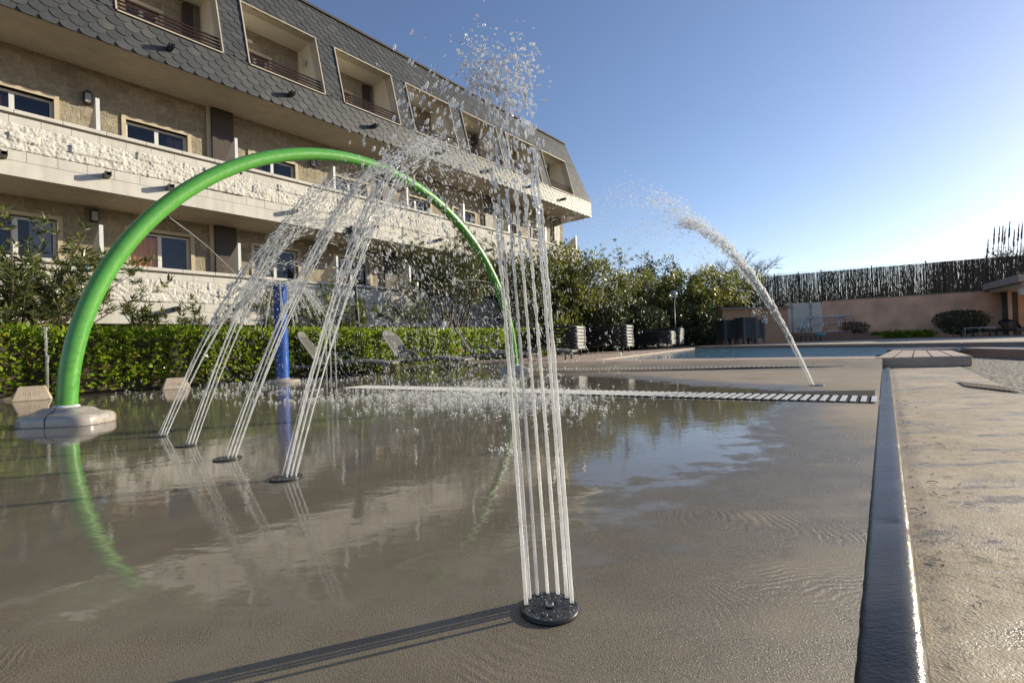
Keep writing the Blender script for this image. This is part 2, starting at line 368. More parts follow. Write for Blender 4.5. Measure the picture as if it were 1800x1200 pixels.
# kerb concrete, wet
t = NT('kerb_wet')
mp = t.n('ShaderNodeMapping'); mp.inputs['Scale'].default_value = (3, 60, 60); t.l(t.pos(), mp.inputs['Vector'])
ns = t.noise(1.0, 5, 0.6, mp.outputs[0])
t.l(t.ramp(t.noise(5, 5), [(0.3, (0.022, 0.021, 0.020)), (0.7, (0.070, 0.061, 0.050))]), t.b.inputs['Base Color'])
t.l(t.ramp(ns, [(0.3, 0.10), (0.7, 0.26)]), t.b.inputs['Roughness']); t.b.inputs['Specular IOR Level'].default_value = 0.15
t.l(t.bump(t.math('ADD', t.noise(170, 5), ns), 0.45, 0.0022), t.b.inputs['Normal']); M['kerb_wet'] = t.m

# ------------------------------------------------------------------ mesh helpers


class MB:
    def __init__(s):
        s.v = []; s.f = []

    def add(s, vs, fs):
        o = len(s.v); s.v += [tuple(p) for p in vs]; s.f += [tuple(i + o for i in q) for q in fs]; return s

    def box(s, a, b):
        (x0, y0, z0), (x1, y1, z1) = a, b
        return s.add([(x0, y0, z0), (x1, y0, z0), (x1, y1, z0), (x0, y1, z0), (x0, y0, z1), (x1, y0, z1), (x1, y1, z1), (x0, y1, z1)],
                     [(0, 3, 2, 1), (4, 5, 6, 7), (0, 1, 5, 4), (1, 2, 6, 5), (2, 3, 7, 6), (3, 0, 4, 7)])

    def obox(s, p, q, wd, ht, upv=(0, 0, 1)):
        """a bar from p to q with a rectangular section"""
        p = np.array(p, float); q = np.array(q, float); d = q - p; d /= np.linalg.norm(d)
        sd = np.cross(d, upv)
        if np.linalg.norm(sd) < 1e-4: sd = np.cross(d, (1, 0, 0))
        sd /= np.linalg.norm(sd); u2 = np.cross(sd, d)
        vs = []
        for e in (p, q):
            for a, b in ((-1, -1), (1, -1), (1, 1), (-1, 1)): vs.append(e + sd * a * wd / 2 + u2 * b * ht / 2)
        return s.add(vs, [(0, 1, 2, 3), (7, 6, 5, 4), (0, 4, 5, 1), (1, 5, 6, 2), (2, 6, 7, 3), (3, 7, 4, 0)])

    def prism(s, poly, axis, a, b):
        """extrude a polygon; axis 'x': poly is (y,z); 'z': poly is (x,y)"""
        n = len(poly)
        mk = (lambda p, t: (t, p[0], p[1])) if axis == 'x' else ((lambda p, t: (p[0], t, p[1])) if axis == 'y' else (lambda p, t: (p[0], p[1], t)))
        vs = [mk(p, a) for p in poly] + [mk(p, b) for p in poly]
        fs = [tuple(range(n))[::-1], tuple(range(n, 2 * n))] + [(i, (i + 1) % n, n + (i + 1) % n, n + i) for i in range(n)]
        return s.add(vs, fs)

    def tube(s, path, rad, sides=8, caps=True):
        path = np.array(path, float); n = len(path)
        rad = np.full(n, rad) if np.isscalar(rad) else np.array(rad, float)
        tg = np.gradient(path, axis=0) if n > 2 else np.repeat((path[1] - path[0])[None], n, 0)
        tg /= np.linalg.norm(tg, axis=1)[:, None] + 1e-12
        ref = np.array([0, 0, 1.0]) if abs(tg[0][2]) < 0.9 else np.array([1.0, 0, 0])
        a = np.cross(tg[0], ref); a /= np.linalg.norm(a)
        vs = []
        for i in range(n):
            a = a - tg[i] * np.dot(a, tg[i]); a /= np.linalg.norm(a); b = np.cross(tg[i], a)
            for k in range(sides):
                an = 2 * PI * k / sides
                vs.append(path[i] + rad[i] * (math.cos(an) * a + math.sin(an) * b))
        fs = []
        for i in range(n - 1):
            for k in range(sides):
                k2 = (k + 1) % sides
                fs.append((i * sides + k, i * sides + k2, (i + 1) * sides + k2, (i + 1) * sides + k))
        if caps:
            fs.append(tuple(range(sides))[::-1]); fs.append(tuple((n - 1) * sides + k for k in range(sides)))
        return s.add(vs, fs)

    def lathe(s, prof, cen=(0, 0), sides=24):
        """prof: list of (r, z)"""
        vs = []
        for r, z in prof:
            for k in range(sides):
                an = 2 * PI * k / sides; vs.append((cen[0] + r * math.cos(an), cen[1] + r * math.sin(an), z))
        fs = []
        for i in range(len(prof) - 1):
            for k in range(sides):
                k2 = (k + 1) % sides
                fs.append((i * sides + k, i * sides + k2, (i + 1) * sides + k2, (i + 1) * sides + k))
        fs.append(tuple(range(sides))[::-1]); fs.append(tuple((len(prof) - 1) * sides + k for k in range(sides)))
        return s.add(vs, fs)

    def build(s, name, mat, parent=None, smooth=False, bevel=0.0, auto=None):
        me = bpy.data.meshes.new(name); me.from_pydata(s.v, [], s.f); me.validate()
        return finish(me, name, mat, parent, smooth, bevel, auto)


def finish(me, name, mat, parent=None, smooth=False, bevel=0.0, auto=None):
    me.materials.append(M[mat] if isinstance(mat, str) else mat)
    o = bpy.data.objects.new(name, me); col.objects.link(o)
    if parent is not None: o.parent = parent
    if smooth: me.shade_smooth()
    if auto is not None:
        me.shade_smooth(); me.set_sharp_from_angle(angle=math.radians(auto))
    if bevel:
        b = o.modifiers.new('edge', 'BEVEL'); b.width = bevel; b.segments = 2; b.limit_method = 'ANGLE'; b.angle_limit = math.radians(40)
    return o


def np_mesh(name, V, Fidx, mat, parent=None, smooth=False, attrs=None):
    """V: (n,3) array, Fidx: (m,k) array of one polygon size"""
    me = bpy.data.meshes.new(name); V = np.asarray(V, np.float32); Fidx = np.asarray(Fidx, np.int32); k = Fidx.shape[1]
    me.vertices.add(len(V)); me.vertices.foreach_set('co', V.ravel())
    me.loops.add(Fidx.size); me.loops.foreach_set('vertex_index', Fidx.ravel())
    me.polygons.add(len(Fidx)); me.polygons.foreach_set('loop_start', np.arange(0, Fidx.size, k, dtype=np.int32))
    me.update(calc_edges=True)
    for an, av in (attrs or {}).items():
        a = me.attributes.new(an, 'FLOAT', 'POINT'); a.data.foreach_set('value', np.asarray(av, np.float32))
    return finish(me, name, mat, parent, smooth)


def tag(o, label=None, cat=None, group=None, kind=None):
    if label: o['label'] = label
    if cat: o['category'] = cat
    if group: o['group'] = group
    if kind: o['kind'] = kind
    return o


def empty(name, loc=(0, 0, 0), rz=0.0, label=None, cat=None, group=None):
    o = bpy.data.objects.new(name, None); col.objects.link(o); o.location = loc; o.rotation_euler = (0, 0, rz)
    o.empty_display_size = 0.1
    return tag(o, label, cat, group)


def copy_tree(o, parent=None):
    cc = o.copy(); col.objects.link(cc)
    if parent is not None: cc.parent = parent
    for ch in list(o.children): copy_tree(ch, cc)
    return cc


# building frame: x along the facade (away), y into the building
BA = math.radians(50.723)
CB, SB = math.cos(BA), math.sin(BA)


def W(u, v, z=0.0): return np.array([CB * u - SB * v, SB * u + CB * v, z])


def L(x, y): return CB * x + SB * y, -SB * x + CB * y


# ------------------------------------------------------------------ ground


def sdpoly(px, py, poly):
    """signed distance to polygon, positive inside (vectorised)"""
    d = np.full(px.shape, 1e9); ins = np.zeros(px.shape, bool); n = len(poly)
    for i in range(n):
        ax, ay = poly[i]; bx, by = poly[(i + 1) % n]
        ex, ey = bx - ax, by - ay; wx, wy = px - ax, py - ay
        tt = np.clip((wx * ex + wy * ey) / (ex * ex + ey * ey), 0, 1)
        d = np.minimum(d, np.hypot(wx - ex * tt, wy - ey * tt))
        cnd = ((ay > py) != (by > py)) & (px < (bx - ax) * (py - ay) / (by - ay + 1e-12) + ax)
        ins ^= cnd
    return np.where(ins, d, -d)


def sstep(a, b, x):
    tt = np.clip((x - a) / (b - a), 0, 1); return tt * tt * (3 - 2 * tt)


KA, KB = np.array([0.450, 0.648]), np.array([5.22, 6.83])       # the kerb's pad-side edge
KD = (KB - KA) / np.linalg.norm(KB - KA); KN = np.array([KD[1], -KD[0]])   # KN points to the pavement
KL0, KL1 = -3.2, 7.32                                             # kerb start and end along KD from KA


def pad_z(x, y):
    f = 0.51 * x + 0.86 * y
    return 0.10 * sstep(6.95, 8.02, f)


na, nb = 560, 230
aa = np.linspace(KL0 - 6, 16.5, na); tb = np.linspace(0, 1, nb) ** 1.35
AG, TG = np.meshgrid(aa, tb, indexing='ij')
BG = TG * 8.5
X = KA[0] + KD[0] * AG - KN[0] * BG; Y = KA[1] + KD[1] * AG - KN[1] * BG
Z = pad_z(X, Y)
FF = 0.51 * X + 0.86 * Y
poly_wet = [(-9, 1.0), (-1.5, 0.95), (-0.3, 0.92), (0.10, 1.08), (0.27, 1.50), (0.5, 1.62), (0.85, 1.88), (1.35, 2.45), (1.86, 3.02), (2.2, 3.45), (2.35, 3.75), (1.75, 4.6), (1.2, 6.2), (0.2, 7.0), (-0.6, 9.5), (-9, 12)]
sd = sdpoly(X, Y, poly_wet)
wet = 0.60 + np.clip(sd, -1, 1) * 0.9
wet = np.where(sd < 0, np.maximum(0.60 + sd * 0.65, 0.30), wet)
# the strip along the kerb and the far side dry out
dk = BG
dry = sstep(0.75, 0.1, dk) * sstep(1.2, 2.6, AG)
wet = wet - 0.42 * dry
wet = wet - 0.55 * sstep(0.0, 0.7, -sdpoly(X, Y, [(-9, -9), (4, -9), (2.9, 3.6), (1.95, 4.9), (1.35, 6.6), (-0.5, 9.8), (-9, 12)]))
wet = np.clip(wet, -0.3, 1.3)
spl = np.exp(-(((X + 0.6) / 1.5) ** 2 + ((Y - 4.3) / 1.0) ** 2)) + np.exp(-(((X + 3.7) / 1.3) ** 2 + ((Y - 7.2) / 1.0) ** 2)) * 0.8
keep = (FF < 8.06)
ii = np.arange(na * nb).reshape(na, nb)
q = np.stack([ii[:-1, :-1], ii[1:, :-1], ii[1:, 1:], ii[:-1, 1:]], -1).reshape(-1, 4)
kq = keep[:-1, :-1].ravel()
pad = np_mesh('splash_pad', np.stack([X, Y, Z], -1).reshape(-1, 3), q[kq][:, ::-1], 'concrete', None, True,
              {'wet': wet.ravel(), 'splash': np.clip(spl, 0, 1).ravel()})
tag(pad, 'wet grey concrete splash pad with a thin film of water', 'splash pad', kind='structure')

# pavement to the right of the kerb
na, nb = 340, 70
aa = np.linspace(KL0 - 3, 8.3, na); bb = np.linspace(0.07, 0.78, nb)
AG, BG = np.meshgrid(aa, bb, indexing='ij')
X = KA[0] + KD[0] * AG + KN[0] * BG; Y = KA[1] + KD[1] * AG + KN[1] * BG
Z = np.full(X.shape, -0.018) - 0.004 * sstep(0.12, 0.07, BG)
wet = 0.12 + 0.22 * np.sin(3.1 * X - 2.2 * Y + 0.6) * np.sin(1.7 * X + 2.9 * Y) - 0.25 * sstep(0.8, 3.2, AG) + 0.22 * sstep(1.0, -0.3, AG)
ii = np.arange(na * nb).reshape(na, nb)
q = np.stack([ii[:-1, :-1], ii[1:, :-1], ii[1:, 1:], ii[:-1, 1:]], -1).reshape(-1, 4)
pv = np_mesh('pavement', np.stack([X, Y, Z], -1).reshape(-1, 3), q, 'paving', None, True)
tag(pv, 'tan concrete pavement beside the wet kerb', 'pavement', kind='structure')

# kerb strip with a bullnose
prof = [(-0.004, -0.03), (-0.006, 0.0003), (0.004, 0.0008), (0.03, 0.0032), (0.047, 0.006)]
for k in range(1, 9):
    an = PI / 2 * (1 - k / 8.0); prof.append((0.047 + 0.0265 * math.cos(an), -0.0145 + 0.0205 * math.sin(an)))
prof += [(0.0735, -0.03)]
mb = MB(); nseg = 420; vs = []; npf = len(prof)
for i in range(nseg + 1):
    a = KL0 + (KL1 - KL0) * i / nseg
    jn = abs(((a + 0.35) % 0.98) - 0.0) < 0.03
    for qi, (b, z) in enumerate(prof):
        wv = R.uniform(-0.0007, 0.0006) if qi < 3 else R.uniform(-0.0003, 0.0003)
        if jn and 2 < qi < 13: z -= 0.0035
        p = KA + KD * a + KN * (b + wv); vs.append((p[0], p[1], z))
fs = [(i * npf + k, i * npf + k + 1, (i + 1) * npf + k + 1, (i + 1) * npf + k) for i in range(nseg) for k in range(npf - 1)]
mb.add(vs, fs)
kerb = mb.build('kerb', 'kerb_wet', smooth=True)
tag(kerb, 'dark wet concrete kerb strip with rounded shining edge', 'kerb', kind='structure')

# big base ground to the horizon
g = MB().add([(-900, -900, -0.075), (900, -900, -0.075), (900, 900, -0.075), (-900, 900, -0.075)], [(0, 1, 2, 3)]).build('ground', 'soil')
tag(g, 'dark bare earth around the building and pool', 'ground', kind='structure')


def sheet(name, poly, z, mat, label, cat, thick=0.0):
    mb = MB()
    if thick: mb.prism(poly, 'z', z - thick, z)
    else: mb.add([(x, y, z) for x, y in poly], [tuple(range(len(poly)))])
    o = mb.build(name, mat); tag(o, label, cat, kind='structure'); return o


def kp(a, b):
    p = KA + KD * a + KN * b; return (p[0], p[1])


sheet('gravel', [kp(-6, 0.78), kp(8.3, 0.78), (7.9, 8.9), (8.6, 8.6), (8.0, 4.5), (6.5, 0), (4, -6)], -0.024, 'gravel', 'coarse grey gravel beside the pavement', 'gravel')
# left strip of bare ground under the hedge and the deck beyond the pad
sheet('planting_bed', [W(-9, 8.25)[:2], W(16, 8.25)[:2], W(16, 12.7)[:2], W(-9, 12.7)[:2]], -0.012, 'soil', 'dark soil of the planting bed under the hedge', 'ground')
P1 = np.array([1.65, 9.7]); P2 = np.array([5.10, 7.10]); P3 = np.array([7.3, 19.2])
F0 = np.array([-1.2, 10.03]); B0 = np.array([4.95, 6.47])
# deck between pad and pool, running along the left of the pool
deckpoly = [tuple(F0), tuple(B0), tuple(P2), tuple(P1), tuple(P3), (5.5, 21.5), (-0.9, 12.4)]
# near part split so the polygon stays simple
sheet('pool_coping', [(-0.86, 9.885), (5.05, 6.37), (5.30, 7.10), (1.65, 9.7)], 0.104, 'coping_pink', 'pink paved coping along the near edge of the pool', 'coping', 0.12)
sheet('pool_deck', [(-0.86, 9.885), (1.65, 9.7), (7.3, 19.2), (6.6, 21.0), (-1.9, 11.6)], 0.100, 'coping_pink', 'pale pink deck along the left side of the pool', 'deck', 0.12)
pool = [tuple(P1), tuple(P2), (7.05, 9.0), (8.05, 8.75), (7.75, 7.2), (7.0, 4.2), (9.4, 4.2), (10.4, 9.8), tuple(P3)]
o = sheet('pool_water', pool, 0.07, 'pool_water', 'blue swimming pool water', 'water')
o['kind'] = 'structure'
sheet('far_deck', [(7.3, 19.55), (10.72, 9.8), (9.7, 4.2), (60, 4.2), (60, 60), (-20, 60), (5.2, 21.8)], 0.13, 'deck', 'brown paved terrace on the far side of the pool', 'terrace', 0.2)


def coping(name, a, b, wd, z0, z1, label):
    """raised coping run with rounded top edges, in slabs"""
    a = np.array(a, float); b = np.array(b, float); d = b - a; ln = np.linalg.norm(d); d /= ln; n = np.array([d[1], -d[0]])
    mb = MB(); k = max(1, int(ln / 1.0))
    for i in range(k):
        s0 = ln * i / k + 0.004; s1 = ln * (i + 1) / k - 0.004
        p = [a + d * s0, a + d * s1, a + d * s1 + n * wd, a + d * s0 + n * wd]
        mb.prism([tuple(x) for x in p], 'z', z0, z1)
    o = mb.build(name, 'coping_face', bevel=0.02); tag(o, label, 'coping', kind='structure'); return o


coping('pool_coping', (10.4, 9.8), (7.3, 19.2), 0.36, -0.05, 0.16, 'raised pink coping along the far side of the pool')
coping('pool_coping', (9.4, 4.2), (10.4, 9.8), 0.36, -0.05, 0.16, 'raised pink coping at the right wing of the pool')
coping('pool_coping', (6.85, 4.0), (8.1, 8.75), 0.34, -0.06, 0.12, 'raised dark faced coping between gravel and pool')
coping('pool_coping', (8.1, 8.78), (7.12, 9.02), 0.3, -0.06, 0.117, 'short coping piece behind the corner step')
# corner step block
bl = [(4.84, 6.47), (5.87, 6.18), (7.30, 8.04), (7.05, 8.98)]
mb = MB().prism(bl, 'z', -0.02, 0.112)
ob = mb.build('pool_step', 'coping_pink', bevel=0.012); tag(ob, 'low pink tiled corner step between pool and pavement', 'step', kind='structure')
jm = MB()
for k in range(1, 5):
    tt = k / 5.0
    p = np.array(bl[0]) * (1 - tt) + np.array(bl[1]) * tt; q2 = np.array(bl[3]) * (1 - tt) + np.array(bl[2]) * tt
    jm.obox((*p, 0.1135), (*q2, 0.1135), 0.012, 0.002)
jm.build('joint', 'channel_dark', ob)

# ------------------------------------------------------------------ drains
def slat_grate(name, p0, p1, wd, sdir_, pitch, slat_w, label, group, chan=None, slat_mat='grate_white', z=0.0):
    p0 = np.array(p0, float); p1 = np.array(p1, float); d = p1 - p0; ln = np.linalg.norm(d); d /= ln
    sv = np.array(sdir_, float); sv /= np.linalg.norm(sv)
    root = empty(name, (p0[0], p0[1], z), 0, label, 'drain grate', group)
    mb = MB()
    for i in range(int(ln / pitch)):
        q0 = d * (i * pitch); q1 = q0 + sv * wd
        mb.obox((*q0, 0.0085), (*q1, 0.0085), slat_w, 0.005)
    mb.build('slats', slat_mat, root)
    mb = MB()
    pl = chan if chan else [p0 - sv * 0.02 - p0, p1 - sv * 0.02 - p0, p1 + sv * (wd + 0.02) - p0, p0 + sv * (wd + 0.02) - p0]
    mb.add([(x[0], x[1], 0.005) for x in pl], [tuple(range(len(pl)))])  # flush dark sheet; the shade down in the drain is its colour
    mb.build('channel', 'channel_dark', root)
    return root


gr0 = gp(1536, 708.5)[:2]; gr1 = gp(597, 682.5)[:2]
sv = KD; wd = 0.345
chan = [np.array(p) for p in (gp(1538, 709)[:2] - gr0, gp(1538, 686.5)[:2] - gr0, gp(1230, 691)[:2] - gr0, gr1 + sv * (wd + 0.01) - gr0, gr1 - sv * 0.01 - gr0)]
slat_grate('drain_grate', gr0, gr1, wd, sv, 0.056, 0.029, 'long white slatted drain grate crossing the wet pad', None, chan)
slat_grate('drain_grate', gp(1482, 644.6, 0.03)[:2], gp(905, 651, 0.03)[:2], 0.07, (0.51, 0.86), 0.06, 0.03, 'thin dotted drain grate before the pool coping', None, z=0.034)
# small one in the pavement
qa, qb, qc = gp(1700, 680.4, -0.018)[:2], gp(1794, 691.3, -0.018)[:2], gp(1685, 671.7, -0.018)[:2]
slat_grate('drain_grate', qa, qb, np.linalg.norm(qc - qa), qc - qa, np.linalg.norm(qb - qa) / 11.5, np.linalg.norm(qb - qa) / 70, 'short slatted drain grate in the pavement by the gravel', None, slat_mat='stone_tan', z=-0.017)

# ------------------------------------------------------------------ the apartment building
bld = empty('apartment_building', (0, 0, 0), BA, 'long beige apartment building with white balconies and slate mansard roof', 'building')
U0, U1 = -7.4, 20.2
VF, VB = 11.4, 12.75


def wall_open(mb, u0, u1, z0, z1, v0, v1, ops):
    ops = sorted([o for o in ops if o[1] > u0 and o[0] < u1]); cur = u0
    for (a, b, c0, c1) in ops:
        if a > cur: mb.box((cur, v0, z0), (a, v1, z1))
        if c0 > z0: mb.box((a, v0, z0), (b, v1, c0))
        if c1 < z1: mb.box((a, v0, c1), (b, v1, z1))
        cur = b
    if cur < u1: mb.box((cur, v0, z0), (u1, v1, z1))


WIN = []
for k in range(-2, 4):
    WIN += [(0.58 + 4.8 * k, 1.72 + 4.8 * k), (2.84 + 4.8 * k, 3.98 + 4.8 * k)]
WIN = [w_ for w_ in WIN if w_[0] > U0 + 0.2 and w_[1] < 19.4]
for (fz, top) in ((1.35, 3.19), (3.80, 5.55)):
    ops = [(a, b, fz + 0.25, top) for a, b in WIN]
    mb = MB(); wall_open(mb, U0, 19.55, fz, fz + (2.24 if fz < 2 else 2.66), VB, VB + 0.24, ops)
    mb.build('wall', 'back_wall', bld)
    mb = MB(); mb.box((U0, VB + 0.55, fz), (19.4, VB + 0.6, fz + 2.2)); mb.build('room', 'dark_room', bld)  # dark backing in place of a shaded interior
# top floor wall
OPN = [(2.46 + 2.395 * k, 4.28 + 2.395 * k) for k in range(-4, 7)]
ops = [(a + 0.42, a + 1.05, 7.1, 8.15) for a, b in OPN]
mb = MB(); wall_open(mb, U0, 19.0, 7.0, 8.9, VB, VB + 0.24, ops); mb.build('wall', 'back_wall', bld)
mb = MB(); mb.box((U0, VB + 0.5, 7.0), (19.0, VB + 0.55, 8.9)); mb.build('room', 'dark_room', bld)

# windows
PANE_I = 0


def window(u0, u1, z0, z1, n=2, v=VB):
    f = MB(); fw = 0.05
    f.box((u0, v + 0.10, z0), (u1, v + 0.16, z0 + fw)); f.box((u0, v + 0.10, z1 - fw), (u1, v + 0.16, z1))
    for k in range(n + 1):
        x = u0 + (u1 - u0 - fw) * k / n; e = 0.012 if 0 < k < n else 0
        f.box((x - e, v + 0.098, z0 + fw), (x + fw + e, v + 0.162, z1 - fw))
    fo = f.build('window', 'win_white', bld)
    for k in range(n):
        a = u0 + (u1 - u0 - fw) * k / n + fw + 0.012; b = u0 + (u1 - u0 - fw) * (k + 1) / n - 0.012
        tl = (R.random() - 0.5) * 0.012
        mb = MB().add([(a, v + 0.13 - tl, z0 + fw), (b, v + 0.13 + tl, z0 + fw), (b, v + 0.13 + tl, z1 - fw), (a, v + 0.13 - tl, z1 - fw)], [(0, 1, 2, 3)])
        mb.build('pane', 'pane', fo)
    tr = MB(); tw = 0.075      # the beige surround
    tr.box((u0 - tw, v - 0.035, z0), (u0, v + 0.1, z1 + tw)); tr.box((u1, v - 0.035, z0), (u1 + tw, v + 0.1, z1 + tw))
    tr.box((u0, v - 0.033, z1), (u1, v + 0.1, z1 + tw))
    tr.build('surround', 'beige_trim', fo)
    return fo


for (a, b) in WIN:
    window(a, b, 1.60, 3.19); window(a, b, 4.05, 5.55)
for (a, b) in OPN:
    window(a + 0.42, a + 1.05, 7.1, 8.15, 2)


def curtain(u0, u1, z0, z1, mat, label):
    n = 60; V = []
    for i in range(n + 1):
        tt = i / n; x = u0 + (u1 - u0) * tt; y = VB + 0.185 + 0.022 * math.sin(tt * (u1 - u0) * 62) + 0.012 * math.sin(tt * 23)
        V += [(x, y, z0), (x, y, z1)]
    mb = MB().add(V, [(2 * i, 2 * i + 2, 2 * i + 3, 2 * i + 1) for i in range(n)])
    o = mb.build('curtain', mat, smooth=True)
    o.rotation_euler = (0, 0, BA); tag(o, label, 'curtain', 'curtains behind the apartment windows'); return o


curtain(2.88, 3.40, 1.62, 3.12, 'curtain_orange', 'orange dotted curtain behind the lower window beside the green arch')
curtain(3.62, 3.93, 4.06, 5.45, 'curtain_plum', 'plum curtain in the upper window left of the first dark panel')
curtain(1.35, 1.66, 1.62, 3.12, 'curtain_sheer', 'pale sheer curtain behind the leftmost lower window')
curtain(0.62, 1.12, 4.06, 5.45, 'curtain_plum', 'plum curtain behind the leftmost upper window')
curtain(5.42, 5.72, 4.06, 5.45, 'curtain_plum', 'plum curtain in the upper window behind the crown of the green arch')
curtain(7.75, 8.05, 1.62, 2.75, 'curtain_orange', 'orange curtain behind the lower window near the bell lamp post')
curtain(7.75, 8.55, 4.06, 5.45, 'curtain_sheer', 'pale sheer curtain behind the upper window under the apex of the spray')

# dark panels, dividers, lanterns
for k in range(-2, 4):
    u = 4.47 + 4.8 * k
    for z0, z1 in ((1.35, 3.57), (3.80, 6.40)):
        MB().box((u, VB - 0.115, z0), (u + 0.47, VB - 0.003, z1 - 0.004)).build('shutter_panel', 'brown_panel', bld)
        MB().box((u - 0.09, VB - 0.06, z0), (u - 0.004, VB - 0.003, z1 - 0.02)).build('pipe_cover', 'beige_trim', bld)
for k in range(-3, 8):
    u = 2.13 + 2.4 * k
    if u > 19.3: continue
    for z0, zt in ((1.40, 2.95), (3.82, 5.31)):
        zc = zt - 0.48
        mb = MB().prism([(11.56, z0), (12.30, z0), (12.30, zc + 0.06), (11.56, zt - 0.03)], 'x', u + 0.0, u + 0.05)
        dv = mb.build('balcony_divider', 'panel_cream', bld)
        MB().box((u - 0.004, 11.52, z0), (u + 0.056, 11.558, zt)).build('edge_post', 'win_white', dv)


def lantern(u, v, z):
    mb = MB()
    mb.prism([(u - 0.075, z + 0.09), (u + 0.075, z + 0.09), (u + 0.03, z + 0.135), (u - 0.03, z + 0.135)], 'y', v - 0.15, v - 0.02)
    mb.box((u - 0.055, v - 0.13, z - 0.12), (u + 0.055, v - 0.03, z - 0.095))
    for dx in (-0.066, 0.054):
        for dy in (-0.15, -0.03): mb.box((u + dx, v + dy, z - 0.1), (u + dx + 0.012, v + dy + 0.012, z + 0.092))
    mb.box((u - 0.02, v - 0.03, z - 0.05), (u + 0.02, v - 0.001, z + 0.06)); mb.box((u - 0.012, v - 0.1, z + 0.134), (u + 0.012, v - 0.07, z + 0.165))
    lo = mb.build('wall_lantern', 'dark_metal', bld)
    MB().box((u - 0.05, v - 0.135, z - 0.094), (u + 0.05, v - 0.035, z + 0.088)).build('glass', 'lamp_glass', lo)


for k in range(-1, 4):
    lantern(2.27 + 4.8 * k, VB, 3.36); lantern(2.22 + 4.8 * k, VB, 5.74)


# split-face parapets as real displaced masonry
def vnoise(shape, fx, fy, rng):
    gx, gy = int(shape[0] * fx) + 3, int(shape[1] * fy) + 3
    g_ = rng.random((gx, gy)); x = np.arange(shape[0]) * fx; y = np.arange(shape[1]) * fy
    xi = x.astype(int); yi = y.astype(int); xf = (x - xi)[:, None]; yf = (y - yi)[None]
    xf = xf * xf * (3 - 2 * xf); yf = yf * yf * (3 - 2 * yf)
    a = g_[np.ix_(xi, yi)]; b = g_[np.ix_(xi + 1, yi)]; c_ = g_[np.ix_(xi, yi + 1)]; d_ = g_[np.ix_(xi + 1, yi + 1)]
    return a * (1 - xf) * (1 - yf) + b * xf * (1 - yf) + c_ * (1 - xf) * yf + d_ * xf * yf


def parapet(zb, u1):
    st = 0.0145
    nu = int((u1 - U0) / st); h = 0.44; nz = int(h / st) + 1
    us = U0 + np.arange(nu) * (u1 - U0) / (nu - 1); zs = np.linspace(0, h, nz)
    rough = 0.008 * (vnoise((nu, nz), 0.14, 0.2, N) - 0.5) + 0.016 * (vnoise((nu, nz), 0.36, 0.44, N) - 0.5) + 0.017 * (vnoise((nu, nz), 0.85, 0.95, N) - 0.5)
    row = np.minimum((zs / (h / 3)).astype(int), 2); bw = 0.385
    out = np.zeros((nu, nz))
    for r in range(3):
        bi = ((us + 0.19 * (r % 2)) / bw); b_id = np.floor(bi).astype(int) + 200; fr_ = bi - np.floor(bi)
        offs = N.random(600) * 0.007 + (N.random(600) < 0.10) * 0.022
        o_ = offs[b_id] - 0.010 * (np.minimum(fr_, 1 - fr_) < 0.02)
        tb_ = np.abs(zs - row * h / 3)
        sel = row == r
        out[:, sel] = o_[:, None]
    dz = np.minimum(np.abs(zs[:, None] - np.array([0, h / 3, 2 * h / 3, h])[None]).min(1), 1)
    out -= 0.008 * (dz < 0.008)[None]
    V = np.stack([np.repeat(us[:, None], nz, 1), VF - 0.02 - rough - out, np.repeat((zb + 0.44 + zs)[None], nu, 0)], -1).reshape(-1, 3)
    ii = np.arange(nu * nz).reshape(nu, nz)
    q = np.stack([ii[:-1, :-1], ii[1:, :-1], ii[1:, 1:], ii[:-1, 1:]], -1).reshape(-1, 4)
    par = np_mesh('balcony_parapet', V, q, 'white_rough', bld, True)
    mb = MB()
    mb.box((U0, VF, zb), (u1, VF + 0.12, zb + 0.252))                     # slab edge
    k = int((u1 - U0) / 0.385)
    for i in range(k):                                                     # smooth course
        a = U0 + i * (u1 - U0) / k; b = U0 + (i + 1) * (u1 - U0) / k
        e = R.random() * 0.003
        mb.box((a + 0.003, VF - 0.004 - e, zb + 0.257), (b - 0.003, VF + 0.11, zb + 0.436))
        a2 = a + 0.19; b2 = min(b + 0.19, u1)
        mb.box((a2 + 0.003, VF - 0.004 - e, zb + 0.885), (b2 - 0.003, VF + 0.11, zb + 1.01))
    mb.box((U0, VF + 0.006, zb + 0.253), (u1, VF + 0.10, zb + 1.04))        # core behind joints
    mb.build('smooth_course', 'white_block', par)
    mb = MB(); k = int((u1 - U0) / 0.6)
    for i in range(k):
        a = U0 + i * (u1 - U0) / k; b = U0 + (i + 1) * (u1 - U0) / k
        mb.box((a + 0.002, VF - 0.035, zb + 1.043), (b - 0.002, VF + 0.15, zb + 1.112))
    mb.build('coping', 'white_block', par, bevel=0.008)
    # rounded dark strip; the shadow gap under the coping is its colour
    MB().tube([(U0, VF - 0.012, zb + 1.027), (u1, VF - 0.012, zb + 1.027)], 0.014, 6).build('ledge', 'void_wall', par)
    return par


parapet(3.55, 19.12); parapet(1.11, 19.6)
# slabs and soffits
MB().box((U0, VF + 0.121, 3.552), (19.11, VB + 0.3, 3.80)).build('floor_slab', 'soffit', bld)
MB().box((U0, VF + 0.121, 1.112), (19.58, VB + 0.3, 1.35)).build('floor_slab', 'soffit', bld)
MB().box((U0, VF + 0.055, 6.375), (20.14, 13.3, 7.0)).build('floor_slab', 'soffit', bld)
